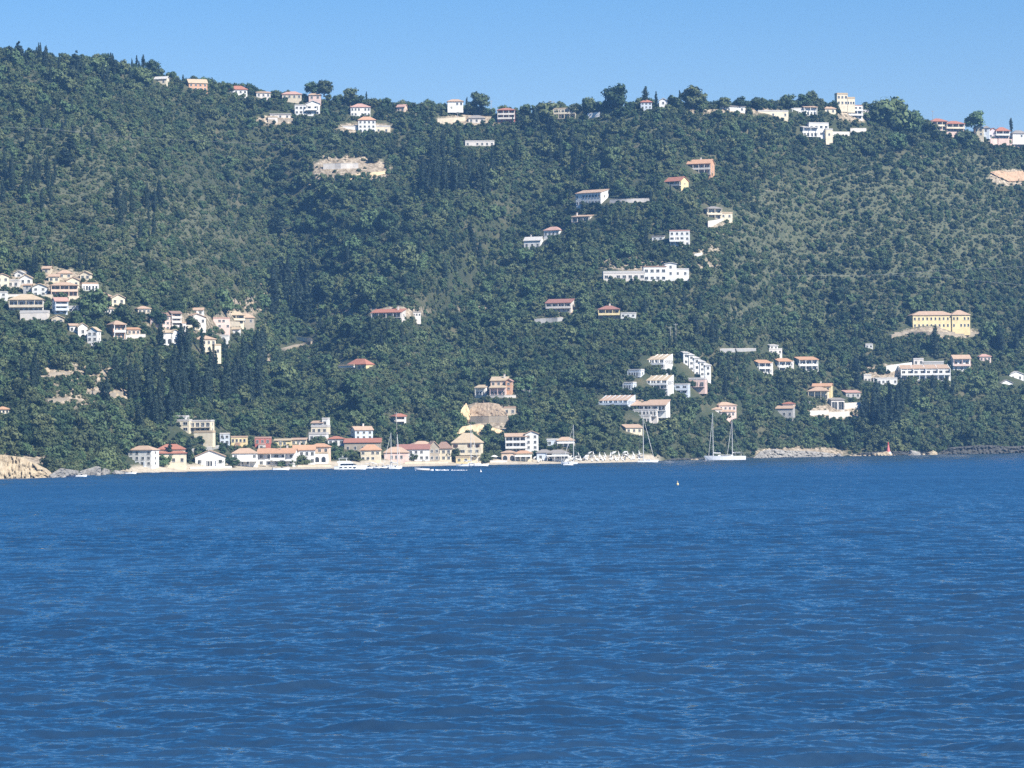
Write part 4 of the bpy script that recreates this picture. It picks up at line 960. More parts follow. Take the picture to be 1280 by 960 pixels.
# ---- right slope
H('long pale yellow hotel with rows of small windows and a tan hip roof', -6, [V(1137,1192,394,411,'hip',5,'yellow','tan',2,10,D=10,ww=.9), V(1189,1213,394,411,'hip',6,'yellow','tan',2,5,fy=-.8,ww=.9,D=9)], name='hotel', cat='hotel')
H('upper hotel block with segmented tan roofs and a sunlit end wall', -26, [V(801,842,450,461,'saw',7,'white','cream',2,8,seg=5,bal=(0,1),D=10,side=False)], name='hotel_block', cat='hotel', group=None)
H('second hotel block with segmented tan roofs, below the upper one', -22, [V(794,843,476,486,'saw',6.5,'white','cream',2,9,seg=6,bal=(0,1),D=9,side=False)], name='hotel_block', cat='hotel')
H('low shaded hotel wing left of the upper hotel block', -26, [V(786,806,463,471,'flat',1,'blue','white',1,5,bal=(0,))], name='hotel_wing', cat='hotel')  # white wing; its shade is put into the blue wall colour
H('low shaded hotel wing left of the second hotel block', -26, [V(780,796,479,487,'flat',1,'blue','white',1,4,bal=(0,))], name='hotel_wing', cat='hotel')  # shaded front painted in as blue walls here too
H('hotel block with segmented roof in the trees left of the three-tier block', -24, [V(749,795,501,510,'saw',6.5,'blue','tan',2,9,seg=6,bal=(0,1),D=9,side=False)], name='hotel_block', cat='hotel')  # blue walls carry the shade of the front turned from the sun
H('hotel block of three terraced tiers with a single long tan roof', -16, [V(786,836,507,513,'shed',7,'white','tan',1,8,bal=(0,),D=8,fy=4), V(785,825,513,520,'flat',1,'pale','white',1,8,bal=(0,),bc='white',D=5,fy=1), V(783,818,520,529,'flat',1,'pale','white',1,7,bal=(0,),bc='white',D=4,fy=-2)], name='hotel_block', cat='hotel')
H('white apartment building whose roofs step down the slope like stairs', -8, [V(848,856,441,471,'shed',5,'white','white',4,1,fy=2.4,D=9,side=False,ww=1.4), V(856,864,444,471,'shed',5,'white','white',4,1,fy=1.8,D=9,side=False,ww=1.4), V(864,872,448,471,'shed',5,'white','white',3,1,fy=1.2,D=9,side=False,ww=1.4), V(872,880,452.5,471,'shed',5,'white','white',3,1,fy=0.6,D=9,side=False,ww=1.4), V(880,889,457,471,'shed',5,'white','white',2,1,fy=0.01,D=9,side=False,ww=1.4)], name='apartment_building', cat='apartments')
H('pinkish stepped lower block beneath the stair-roofed apartments', -13, [V(846,880,474,483,'flat',1,'pink','white',1,4,bal=(0,),par=.8), V(845,864,481,500,'flat',1,'blue','white',3,2,bal=(1,2),fy=-3,D=6)], name='apartment_building', cat='apartments')
H('small cream house with tan roof just above the single-masted sailboat', -10, [V(777,803,535,542,'shed',4,'cream','tan',1,3)])
H('house with three tan roofs behind the main mast of the yacht', -6, [V(878,898,512,520,'shed',4.5,'pale','tan',1,3,D=6), V(898,925,507,514,'hip',4,'pink','tan',1,4,fy=3,D=7), V(896,918,515,521,'shed',3.5,'pink','tan',1,4,D=5)])
H('white townhouse with orange roof, leftmost of the three in a row', -8, [V(941,962,454,467,'shed',4,'white','orange',2,4,bal=(0,1)), V(961,968,454.5,467,'flat',1,'pale','white',2,1,fy=1)], name='townhouse', cat='townhouse')
H('white townhouse with orange roof, middle one of the three in a row', -8, [V(967,988,452,466,'shed',4,'white','orange',2,4,bal=(0,1)), V(987,994,452.5,466,'flat',1,'pale','white',2,1,fy=1)], name='townhouse', cat='townhouse')
H('white townhouse with orange roof, rightmost of the three in a row', -8, [V(993,1022,450,464,'shed',4,'white','orange',2,5,bal=(0,1))], name='townhouse', cat='townhouse')
H('small white house with flat roofs above the three townhouses', 0, [V(955,978,437,443,'flat',1,'pale','white',1,3), V(960,974,432,437,'shed',1.5,'white','white',1,2,fy=2,found=False,D=4)])
H('yellow villa with stepped orange roofs on the lower right slope', -14, [V(1015,1041,483,490,'gable',3.5,'yellow','orange',1,3,fy=4,chim=-.1), V(1011,1038,489,499,'hip',5,'cream','tan',1,4,bal=(0,),D=6)], name='villa', cat='villa')
H('grey house with flat pale roof below the yellow villa', -4, [V(1034,1056,500,512,'shed',2.5,'pale','grey',1,2,garage=True,D=6)])
H('low shed with pale red roof right of the yellow villa', 4, [V(1052,1076,491,498,'shed',3,'grey','pink',1,3)], name='shed', cat='shed')
H('grey-walled house with tan roof left of the yellow villa', -14, [V(970,995,511,523,'shed',4.5,'grey','tan',1,3,D=7), V(978,994,505,511,'hip',2,'pale','red',0,0,fy=5,D=4)])
H('row of white vaulted townhouses with rounded end walls', -12, [V(1125,1188,461,476,'saw',5,'white','tan',2,8,seg=4,bal=(0,1),D=9)], name='townhouse_row', cat='townhouses')
H('low white terrace building left of the vaulted townhouses', -6, [V(1090,1122,474,481,'flat',1,'white','white',1,6,par=.7), V(1077,1087,469,480,'flat',1,'pale','white',1,2)], name='terrace_building', cat='building')
H('small pale house with a bare concrete roof above the vaulted townhouses', -4, [V(1141,1154,449,457,'flat',1,'pale','white',1,2), V(1152,1180,453,459,'flat',1,'grey','white',0,0,D=5)])
H('white house with tan roof and red balcony right of the vaulted townhouses', -8, [V(1189,1213,449,465,'gable',5,'white','tan',2,3,bal=(1,),bc='pink')])
H('small pink-roofed house deep in the trees at right', 0, [V(1222,1239,446,452,'hip',3,'pink','pink',1,3)])
H('white house half buried in trees at the right edge of the photo', -8, [V(1268,1288,468,476,'gfront',4,'white','white',1,2), V(1247,1264,479,485,'gfront',4,'white','grey',1,1)])
H('tiny white hut in the wood below the left end of the yellow hotel', 0, [V(1082,1091,431,435,'flat',1,'white','white',1,2)], name='hut', cat='hut')
H('cream cottage with tan roof at the left photo edge above the headland', 0, [V(-6,11,512,518,'hip',3,'cream','orange',1,3)], name='cottage', cat='cottage')
# ------------------------------------------------------------------ boats
def wpoint(px, py):
    r = ray(np.array(float(px)), np.array(float(py))); d = CZ / -float(r[2]); return np.array([0, 0, CZ]) + r * d, d
GEL = paint('boat_white', (.86, .86, .85), .3, .03); TEAK = paint('boat_teak', (.34, .22, .12), .6); DKHULL = paint('boat_navy', (.03, .05, .10), .3, .1)
METAL = paint('spar_metal', (.62, .62, .60), .35, .05); SAILC = paint('sail_cloth', (.74, .73, .69), .8, .08); CANV = paint('blue_canvas', (.07, .13, .26), .8); WHCANV = paint('white_canvas', (.76, .75, .71), .8, .08)
BOATGL = paint('boat_glass', (.015, .02, .028), .1, .1); REDP = paint('red_paint', (.52, .07, .06), .5, .15); STRIPE = paint('boat_blue_stripe', (.08, .16, .34), .4)
def hull_mesh(L, bm, fb, rise=.35, draft=.35):
    """hull with a pointed bow at +x, stern at -x; deck at z = fb"""
    rings = []
    for i in range(13):
        u = i / 12; x = -L/2 + L * u; w = bm / 2 * (1 - max(0, (u - .45) / .55) ** 2.2) * (.86 + .14 * min(1, u * 4)); w = max(w, .02); top = fb + rise * max(0, u - .35) ** 1.5
        rake = .06 * L * max(0, u - .8) / .2
        rings.append([(x + rake, -w, top), (x + rake, -w * .98, top - .06), (x, -w * .96, .12), (x, -w * .4, -draft), (x, w * .4, -draft), (x, w * .96, .12), (x + rake, w * .98, top - .06), (x + rake, w, top)])
    m = MB(); m.loft(rings); return m
def cabin(m, x0, x1, w, z0, z1, rf=.6, rb=.2, tp=.85):
    m.loft([[(x0, -w, z0), (x1, -w * .8, z0), (x1, w * .8, z0), (x0, w, z0)], [(x0 + rb, -w * tp, z1), (x1 - rf, -w * tp * .8, z1), (x1 - rf, w * tp * .8, z1), (x0 + rb, w * tp, z1)]])
def sailboat(px0, px1, pyw, masts, label, flip=False, sail_jib=True, hullmat=None, group=None):
    """masts: list of (px, top row, furled sail foot px or None)"""
    P, d = wpoint((px0 + px1) / 2, pyw); s = d / F; L = (px1 - px0) * s; pc = (px0 + px1) / 2; sg = -1 if flip else 1
    o = empty('sailboat', P, math.pi if flip else 0.0); tag(o, label, 'sailboat', group)
    fb = max(.8, .075 * L) if len(masts) == 1 else .105 * L; bmw = max(2.2, .25 * L)
    hull_mesh(L, bmw, fb, .55).build('hull', hullmat or GEL, o)
    m = MB(); cabin(m, -.18 * L, .22 * L, bmw * .30, fb - .02, fb + .55, .8); c = m.build('cabin', GEL, o)
    m = MB(); m.box(-.12 * L, .14 * L, -bmw * .30, bmw * .30, fb + .2, fb + .4); m.build('window', BOATGL, c)
    m = MB(); m.box(-.40 * L, -.22 * L, -bmw * .34, bmw * .34, fb + 1.75, fb + 1.83)
    for x in (-.39 * L, -.23 * L):
        for y in (-bmw * .32, bmw * .32): m.tube((x, y, fb), (x, y, fb + 1.75), .03)
    m.build('bimini', CANV if not flip else WHCANV, o)
    m = MB()
    for i in range(9):
        for y in (-1, 1):
            u = .06 + .86 * i / 8; w = bmw / 2 * (1 - max(0, (u - .45) / .55) ** 2.2); m.tube((-L/2 + L*u, y * w * .95, fb), (-L/2 + L*u, y * w * .95, fb + .65), .018, n=4)
    m.build('guard_rail', METAL, o)
    for (mp, top, foot) in masts:
        x = (mp - pc) * s * sg; h = (pyw - top) * s
        m = MB(); m.tube((x, 0, -.1), (x, 0, h), .155, .11, 8)
        for q in (.38, .66): m.box(x - .05, x + .05, -.9, .9, h * q, h * q + .07)
        mo = m.build('mast', METAL, o)
        m = MB(); m.tube((x, 0, fb + 1.35), (x - .27 * L if len(masts) == 1 else x - .2 * L, 0, fb + 1.3), .09); m.tube((x - .2, 0, fb + 1.55), (x - .25 * L if len(masts) == 1 else x - .19 * L, 0, fb + 1.48), .2, .13, 8); m.build('boom', WHCANV, mo)
        m = MB(); m.tube((x, 0, h - .2), (-L/2 + .1 if mp == masts[-1 if not flip else 0][0] else x - .22 * L, 0, fb), .02, n=4)
        for y in (-bmw * .42, bmw * .42): m.tube((x, 0, h * .97), (x - .3, y, fb), .018, n=4)
        m.build('rigging', METAL, o)
        if foot is not None:
            fx = (foot - pc) * s * sg; m = MB(); a = Vector((fx, 0, fb + .3)); b_ = Vector((x, 0, h * .97)); mid = a + (b_ - a) * .45
            m.tube(a, mid, .06, .11, 7); m.tube(mid, a + (b_ - a) * .93, .11, .04, 7); m.build('furled_sail', SAILC, o)
    return o
sailboat(883, 932, 575.2, [(891.5, 516, 886), (915.5, 526, 909)], 'long white two-masted sailing yacht anchored off the dark wooded shore', flip=True)
sailboat(797, 822, 577.9, [(804.5, 519, 818)], 'white single-masted sailboat moored at the right end of the parasol beach')
sailboat(702, 722, 580.2, [(717, 531, 704)], 'sailboat with thin tall mast in front of the grey-roofed tavern', flip=True)
sailboat(578, 600, 582.3, [(589, 530, 598)], 'sailboat whose mast rises in front of the big cream hotel')
sailboat(478, 492, 585, [(489, 541, 479)], 'small sailboat moored beside the canopied boats, left of two masts', flip=True)
sailboat(486, 502, 585.6, [(497, 543, 501)], 'small sailboat moored beside the canopied boats, right of two masts')

def yacht():
    P, d = wpoint(437.5, 586.9); s = d / F; L = 39 * s; o = empty('motor_yacht', P); tag(o, 'large white flybridge motor yacht moored off the left part of the beach', 'yacht')
    h = hull_mesh(L, 4.0, 1.35, .5).build('hull', GEL, o)
    m = MB()
    for x in (-.28, -.13, .02, .16): m.box(L * x - .5, L * x + .5, -2.04, -1.6, .78, 1.08)
    m.build('porthole', BOATGL, h)
    m = MB(); cabin(m, -.36 * L, .26 * L, 1.75, 1.33, 2.75, 2.3, .1, .88); c = m.build('cabin', GEL, o)
    m = MB(); cabin(m, -.30 * L, .235 * L, 1.78, 1.72, 2.42, 1.45, .1, .945); m.build('window_band', BOATGL, c)
    m = MB(); cabin(m, -.40 * L, .10 * L, 1.6, 2.76, 3.35, .9, .0, .97); fbr = m.build('flybridge', GEL, o)
    m = MB(); cabin(m, .0 * L, .09 * L, 1.3, 3.34, 3.8, .5, .2, .9); m.build('windscreen', BOATGL, fbr)
    m = MB(); m.box(-.36 * L, -.06 * L, -1.5, 1.5, 4.55, 4.68)
    for x in (-.33 * L, -.1 * L):
        for y in (-1.4, 1.4): m.tube((x, y, 3.3), (x - .2, y, 4.56), .07)
    m.build('hardtop', GEL, o)
    m = MB(); m.tube((-.22 * L, 0, 4.68), (-.24 * L, 0, 6.1), .05); m.box(-.26 * L, -.2 * L, -.5, .5, 5.1, 5.25); m.build('radar_mast', METAL, o)
    m = MB()
    for i in range(8): x = .12 * L + i * .05 * L; m.tube((x, -1.75 + i * .2, 1.4), (x, -1.75 + i * .2, 2.1), .03, n=4)
    m.tube((.12 * L, -1.75, 2.1), (.47 * L, -.35, 2.15), .03, n=4); m.build('bow_rail', METAL, o)
    m = MB(); m.box(-L/2 - .7, -L/2 + .02, -1.7, 1.7, .25, .4); m.build('swim_platform', TEAK, o)
yacht()
def motorboat(px0, px1, pyw, label, rz=0.0, canopy=True, hullmat=None, group=None, z=0.0, pitch=0.0):
    P, d = wpoint((px0 + px1) / 2, pyw); L = (px1 - px0) * d / F / max(.5, abs(math.cos(rz))); o = empty('motorboat', P + np.array([0, 0, z]), rz); o.rotation_euler.y = pitch; tag(o, label, 'motorboat', group)
    bmw = min(2.4, .36 * L); fb = min(.8, .14 * L); hull_mesh(L, bmw, fb, .35, .25).build('hull', hullmat or GEL, o)
    m = MB(); m.box(-L * .38, L * .05, -bmw * .36, bmw * .36, fb - .3, fb + .03); m.build('cockpit', TEAK, o)
    m = MB(); m.loft([[(L*.05, -bmw*.36, fb), (L*.2, -bmw*.25, fb), (L*.2, bmw*.25, fb), (L*.05, bmw*.36, fb)], [(L*.0, -bmw*.3, fb+.55), (L*.04, -bmw*.25, fb+.55), (L*.04, bmw*.25, fb+.55), (L*.0, bmw*.3, fb+.55)]]); m.build('windscreen', BOATGL, o)
    m = MB(); m.box(-L*.5 - .3, -L*.5, -.25, .25, -.2, fb + .35); m.build('outboard_motor', DKHULL, o)
    if canopy:
        m = MB(); n = 7
        m.loft([[(-L*.40 + .55*L*i/(n-1), y, fb + 1.35 + .4*math.sin(math.pi*i/(n-1)) - abs(y)*.12) for i in range(n)] + [(-L*.40 + .55*L*i/(n-1), y, fb + 1.27 + .4*math.sin(math.pi*i/(n-1)) - abs(y)*.12) for i in range(n-1, -1, -1)] for y in (-bmw*.5, 0, bmw*.5)])
        cn = m.build('canopy', WHCANV, o)
        m = MB()
        for x in (-L*.38, L*.13):
            for y in (-bmw*.45, bmw*.45): m.tube((x, y, fb - .1), (x, y, fb + 1.32), .03)
        m.build('canopy_frame', METAL, o)
    return o
for i, (a, b_, y, l) in enumerate([(455, 466, 585.7, 'white canopied motorboat moored directly right of the motor yacht'), (464, 475, 585.4, 'white canopied motorboat, second right of the motor yacht'), (472, 483, 585.2, 'white canopied motorboat just left of the two moored masts'), (456, 470, 584.95, 'canopied motorboat moored close to the sand behind the first canopied boats')]):
    motorboat(a, b_, y, l, rz=[.25, -.2, .15, 3.0][i], group='canopied motorboats beside the yacht')
motorboat(486, 500, 586.2, 'low open white motorboat at the right end of the moored group', .05, False)
motorboat(571, 586, 583.0, 'white motorboat with canopy moored in front of the big cream hotel', 3.14)
motorboat(593, 610, 582.6, 'low white motorboat right of the mast before the big cream hotel', .0, False)
motorboat(341, 361, 587.6, 'white open motorboat drifting off the orange-roofed white beach houses', .0, False)
motorboat(79, 94, 596.6, 'dark navy motorboat lying off the left rocks', .0, False, DKHULL)
motorboat(94, 108, 596.0, 'white motorboat lying right of the dark navy boat', .0, False)
motorboat(157, 170, 592.4, 'small white boat close to the rocks before the white three-storey house', .0, False)
motorboat(704, 716, 581.6, 'small white dinghy-like motorboat in front of the tavern sailboat', .0, False)
motorboat(519, 537, 588.4, 'white speedboat running left with its bow up and a foam wake', math.pi, False, z=.2, pitch=-.06)
FOAM = paint('sea_foam', (.80, .82, .84), .7, .1, 1.5)
def foam(px0, px1, py, w, seed, name='wake_foam'):
    g = np.random.default_rng(seed); m = MB(); n = int((px1 - px0) * 1.4); 
    for i in range(n):
        u = (i / n) ** 1.2; P, d = wpoint(px0 + (px1 - px0) * u, py - .3 * u); q = w * (1 - .6 * u) * g.uniform(.4, 1.3)
        if g.random() < .1 + .45 * u: continue
        hh = .55 * (1 - .8 * u) * g.uniform(.5, 1.3); a = (px1 - px0) * d / F / n * .75
        m.loft([[(P[0] + x, P[1] + y, -.1) for x, y in ((-a, -q), (a, -q), (a, q), (-a, q))], [(P[0] + x * .7, P[1] + y * .6, hh) for x, y in ((-a, -q), (a, -q), (a, q), (-a, q))]])
    o = m.build(name, FOAM); tag(o, kind='stuff')
foam(528, 586, 588.2, 2.4, 3)
# buoys
for (px, py, c, l) in [(847, 606, 'yellow', 'small yellow buoy floating off the two-masted yacht'), (601, 590, 'white', 'small white buoy floating off the middle of the beach')]:
    P, d = wpoint(px, py); o = empty('buoy', P); tag(o, l, 'buoy'); m = MB()
    m.loft([[(r * math.cos(t), r * math.sin(t), z) for t in np.linspace(0, 6.283, 11)[:-1]] for z, r in ((-.3, .2), (0, .32), (.25, .32), (.5, .16), (.6, .06))]); m.build('float', W(c), o)
    m = MB(); m.tube((0, 0, .55), (0, 0, .9), .04); m.box(-.12, .12, -.12, .12, .85, 1.0); m.build('top_mark', W(c), o)

# ------------------------------------------------------------------ beach: parasols and loungers
cm = MB(); n = 8; Rr = 1.6
ring = lambda r, z: [(r * math.cos(2*math.pi*i/n), r * math.sin(2*math.pi*i/n), z) for i in range(n)]
cm.loft([ring(Rr, 0), ring(Rr * .55, .38), ring(.05, .72), ring(.03, .66), ring(Rr * .55, .30), ring(Rr * .98, -.06)], close=False); canopy_me = cm.mesh('canopy'); canopy_me.materials.append(WHCANV)
cf = MB(); cf.loft([ring(.30, 0), ring(.42, .15), ring(.28, 1.0), ring(.10, 2.1), ring(.02, 2.3)]); closed_me = cf.mesh('canopy'); closed_me.materials.append(WHCANV)
pm_ = MB(); pm_.tube((0, 0, -.4), (0, 0, 2.6), .05); pole_me = pm_.mesh('pole'); pole_me.materials.append(METAL)
lm = MB(); lm.box(-.35, .35, -.9, .45, .30, .38); lm.add([(-.35,.45,.3),(.35,.45,.3),(.35,1.0,.85),(-.35,1.0,.85),(-.35,.45,.38),(.35,.45,.38),(.35,.96,.93),(-.35,.96,.93)], [(0,3,2,1),(4,5,6,7),(0,1,5,4),(1,2,6,5),(2,3,7,6),(3,0,4,7)]); bed_me = lm.mesh('bed'); bed_me.materials.append(WHCANV)
ll = MB(); [ll.box(x - .03, x + .03, y - .03, y + .03, 0, .3) for x in (-.3, .3) for y in (-.85, .4)]; legs_me = ll.mesh('frame'); legs_me.materials.append(METAL)
bg = np.random.default_rng(12)
def child(name, me, par, loc=(0, 0, 0), rot=(0, 0, 0)):
    c = bpy.data.objects.new(name, me); COL.objects.link(c); c.parent = par; c.location = loc; c.rotation_euler = rot; return c
k = 0
for row, (x0, x1, dy, cnt, lab, grp) in enumerate([(719, 802, 2.4, 14, 'white beach parasol leaning over the loungers on the right end of the beach, front row', 'parasols in the front row at right'), (722, 803, 5.6, 13, 'white beach parasol on the right end of the beach, back row under the trees', 'parasols in the back row at right'), (668, 716, 3.2, 12, 'small white parasol on the sand in front of the grey-roofed tavern', 'parasols before the grey-roofed tavern')]):
    for i in range(cnt):
        px = x0 + (x1 - x0) * (i + bg.uniform(.2, .8)) / cnt; P = ground(px, c1(SHs, px) - dy + bg.uniform(-.4, .4)); sc = bg.uniform(.95, 1.15) * (1.0 if row == 1 else .9 if row == 0 else .72)
        o = empty('beach_parasol', P, bg.uniform(-.5, .5)); o.scale = (sc,) * 3; tag(o, lab, 'parasol', grp); tl = bg.uniform(.25, .6) * (1 if bg.random() < .8 else -1)
        o.rotation_euler.y = -tl * .55
        child('pole', pole_me, o)
        if bg.random() < .62: child('canopy', closed_me, o, (0, 0, .55))
        else: child('canopy', canopy_me, o, (0, 0, 2.25), (0, -tl * .8, 0))
for i in range(44):
    px = bg.uniform(668, 802); P = ground(px, c1(SHs, px) - bg.uniform(1.4, 4.5)); o = empty('sun_lounger', P, bg.uniform(-.3, .3)); tag(o, 'white sun lounger facing the water among the parasols on the beach', 'sun lounger', 'sun loungers on the right half of the beach')
    child('bed', bed_me, o); child('frame', legs_me, o)
for (px, dy) in [(142, 6.0), (345, 3.5), (360, 3.2), (333, 3.6), (590, 3.2), (618, 3.0)]:
    P = ground(px, c1(SHs, px) - dy); o = empty('beach_parasol', P); o.scale = (1.1,) * 3; child('pole', pole_me, o); child('canopy', canopy_me, o, (0, 0, 2.25))
    tag(o, {142: 'open white parasol on the rocks left of the white three-storey house', 345: 'open white parasol before the orange-roofed white beach house, middle of three', 360: 'open white parasol before the orange-roofed white beach house, rightmost of three', 333: 'open white parasol before the orange-roofed white beach house, leftmost of three', 590: 'open white parasol on the sand before the big cream hotel', 618: 'open white parasol on the sand left of the peach tavern'}[px], 'parasol')

# ------------------------------------------------------------------ rocks and cliffs
def rock_mat(name, a, b_, c):
    if name in _plain: return _plain[name]
    mt, nt, b = mat_new(name); n1 = world_noise(nt, .35, 5, .7); n2 = world_noise(nt, 1.7, 4, .7)
    rp = ramp(nt, [(.30, a), (.5, b_), (.68, c)]); mx = node(nt, 'ShaderNodeMath', operation='ADD'); h1 = node(nt, 'ShaderNodeMath', operation='MULTIPLY'); h2 = node(nt, 'ShaderNodeMath', operation='MULTIPLY')
    nt.links.new(n1.outputs['Fac'], h1.inputs[0]); h1.inputs[1].default_value = .5; nt.links.new(n2.outputs['Fac'], h2.inputs[0]); h2.inputs[1].default_value = .5
    nt.links.new(h1.outputs[0], mx.inputs[0]); nt.links.new(h2.outputs[0], mx.inputs[1]); nt.links.new(mx.outputs[0], rp.inputs[0]); nt.links.new(rp.outputs[0], b.inputs['Base Color']); b.inputs['Roughness'].default_value = .95
    bp = node(nt, 'ShaderNodeBump'); bp.inputs['Strength'].default_value = 1; bp.inputs['Distance'].default_value = .5; nt.links.new(mx.outputs[0], bp.inputs['Height']); nt.links.new(bp.outputs[0], b.inputs['Normal'])
    _plain[name] = mt; return mt
PALEROCK = rock_mat('pale_rock', (.16,.12,.08), (.40,.32,.21), (.60,.52,.38)); GREYROCK = rock_mat('grey_rock', (.09,.085,.075), (.26,.245,.22), (.46,.43,.38)); SHADEROCK = rock_mat('shade_rock', (.02,.022,.022), (.06,.06,.055), (.13,.12,.105)); EARTH = rock_mat('raw_earth', (.40,.28,.15), (.62,.47,.28), (.74,.60,.40)); SCAR = rock_mat('cut_bank', (.22,.155,.11), (.38,.29,.20), (.52,.41,.29))  # darkest of these rocks has the shade under shore trees in its colour
def cliff(name, pts, mat, label, cat, seed, lean=.5, shore=True, rough=1.4, step=.9):
    """rock face following pts (px, base row, top row); real thickness running back into the hill"""
    pts = np.array(pts, float); n = max(8, int((pts[-1, 0] - pts[0, 0]) / step)); px = np.linspace(pts[0, 0], pts[-1, 0], n); yb = np.interp(px, pts[:, 0], pts[:, 1]); yt = np.interp(px, pts[:, 0], pts[:, 2])
    rows = 16; V_ = []
    if shore: d = shore_d(px) - 4
    else: d = depth(px, t_of(px, yb)) - .8
    B0 = point(px, yb, d); 
    if shore: B0[:, 2] = -.6
    h = np.maximum(.3, (yb - yt) * d / F)
    for k in range(rows + 1):
        u = k / rows; z = B0[:, 2] + h * u * 1.0
        back = lean * h * u ** 1.3
        rg_ = 1 - np.abs(fbm(px * .22 + seed * 3, np.full(n, u * 5.0 + seed * 2), 4, seed + 4)) * 4; nz = -rg_ * rough * .9 + fbm(px * .12 + seed * 7, np.full(n, u * 3.0 + seed), 4, seed) * rough * 2.2 + (vnoise(px * .6 + seed, np.full(n, u * 7.0), seed + 9) - .5) * rough * 1.6
        V_.append(np.stack([B0[:, 0], B0[:, 1] + back + nz, z + (nz * .25 if 0 < k < rows else 0)], -1))
    top = V_[-1].copy(); top[:, 1] += 14; top[:, 2] -= .5; V_.append(top)
    V_ = np.array(V_); ix = np.arange(V_.shape[0] * n).reshape(-1, n); Fq = np.stack([ix[:-1, :-1], ix[:-1, 1:], ix[1:, 1:], ix[1:, :-1]], -1).reshape(-1, 4)
    o = link(name, np_mesh(name, V_.reshape(-1, 3), Fq), mat); tag(o, label, cat); return o
cliff('rock_cliff', [(-40, 600, 566), (0, 598, 566), (22, 598, 569), (40, 597.5, 577), (52, 597, 583), (62, 597, 592)], PALEROCK, 'pale beige rock cliff dropping to the water at the left photo edge', 'cliff', 2, .45)
cliff('rock_ledge', [(62, 597, 591), (75, 596, 583), (100, 594, 586), (120, 593, 580), (134, 592, 584), (158, 591, 587)], GREYROCK, 'broken grey-beige rock ledge left of the white three-storey beach house', 'rocks', 5, .8)
cliff('rock_shelf', [(942, 574.6, 573), (952, 574, 564), (968, 573.5, 561), (982, 573, 563), (1000, 572.5, 563), (1020, 572, 564), (1040, 571.5, 566), (1056, 571, 570)], GREYROCK, 'long grey rounded rock shelf on the water right of the two-masted yacht', 'rocks', 8, 1.0)
cliff('shade_bank', [(1172, 568.8, 566), (1190, 568.4, 558), (1230, 567.8, 555), (1262, 567.2, 557), (1330, 566, 553)], SHADEROCK, 'dark shaded rock bank under the trees at the right photo edge', 'cliff', 11, .35)  # rocky shore, with the tree shade put into its dark colour
cliff('shade_bank', [(822, 577.5, 576.5), (840, 577, 573), (870, 576, 572), (905, 575.6, 571), (942, 574.8, 572)], SHADEROCK, 'low shade-dark bank under the trees behind the two-masted yacht', 'rocks', 13, .35)  # dark strip painted as the shade where trees reach the water
cliff('shade_bank', [(1056, 571, 569), (1080, 570.6, 565), (1110, 570, 563), (1140, 569.3, 563), (1172, 568.8, 565)], SHADEROCK, 'low shade-dark bank behind the red beacon', 'rocks', 15, .35)  # tree shade along the shore, given as a dark-coloured bank
cliff('earth_cut', [(572, 531, 529), (577, 529, 511), (583, 528, 503), (588, 527.5, 516), (592, 528, 524)], EARTH, 'bright ochre earth scar at the left of the excavated bank', 'earth bank', 17, .5, False, .6)
cliff('earth_cut', [(586, 523, 514), (594, 521.5, 504), (612, 520.5, 503), (624, 520.5, 505), (634, 521, 517)], SCAR, 'brown-grey excavated slope above the stone wall', 'earth bank', 19, .7, False, .5)
cliff('earth_cut', [(565, 549, 546), (578, 549, 533), (600, 548, 530), (618, 543, 535), (630, 541, 538.5)], EARTH, 'pale spoil slope between the stone wall and the big cream hotel', 'earth bank', 23, 1.1, False, .5)
cliff('earth_cut', [(1238, 216, 215), (1250, 222, 212), (1262, 227, 214), (1272, 226, 213), (1300, 226, 212)], rock_mat('red_soil', (.26,.16,.10), (.44,.30,.19), (.58,.43,.30)), 'orange-beige bare earth bank at the right photo edge', 'earth bank', 29, 1.0, False, .6)
cliff('earth_cut', [(386, 231, 226), (400, 231, 217), (420, 226, 209), (447, 224, 208), (470, 220, 207), (488, 216, 209)], EARTH, 'flat yellowish cleared lot on the upper left hillside', 'cleared lot', 31, 2.6, False, .25)
# boulders
bms = []
for q in range(4):
    bm = bmesh.new(); bmesh.ops.create_icosphere(bm, subdivisions=2, radius=1)
    for v in bm.verts:
        f = 1 + .45 * mnoise.noise(v.co * 1.3 + Vector((q * 9, 0, 0))) + .2 * mnoise.noise(v.co * 3.1 + Vector((q * 5, 3, 0))); v.co = v.co * f; v.co.z *= .72
    me = bpy.data.meshes.new('boulder'); bm.to_mesh(me); bm.free(); bms.append(me)
bms_p = [m.copy() for m in bms]
for m in bms: m.materials.append(GREYROCK)
for m in bms_p: m.materials.append(PALEROCK)
rg = np.random.default_rng(31)
def boulders(n, x0, x1, dy0, dy1, r0, r1, label, group, pale=False, chart=None):
    for i in range(n):
        px = rg.uniform(x0, x1)
        if chart: P = ground(px, rg.uniform(*chart)); r = rg.uniform(r0, r1)
        else: P, d = wpoint(px, c1(SHs, px) + rg.uniform(dy0, dy1)); r = rg.uniform(r0, r1)
        o = bpy.data.objects.new('boulder', (bms_p if pale else bms)[int(rg.integers(0, 4))]); COL.objects.link(o); o.location = P + np.array([0, 0, r * .1]); o.scale = (r * rg.uniform(.8, 1.4), r, r * rg.uniform(.7, 1.2)); o.rotation_euler = (0, 0, rg.uniform(0, 6.28)); tag(o, label, 'boulder', group)
boulders(14, 62, 158, .3, 1.0, .7, 1.8, 'grey boulder at the waterline in front of the left rock ledge', 'boulders before the left ledge')
boulders(12, 950, 1060, .1, .5, .6, 1.6, 'grey boulder at the waterline along the rounded rock shelf', 'boulders along the rock shelf')
boulders(10, 1089, 1113, .1, .5, .7, 2.0, 'pale boulder in the heap around the foot of the red beacon', 'boulders around the red beacon', True)
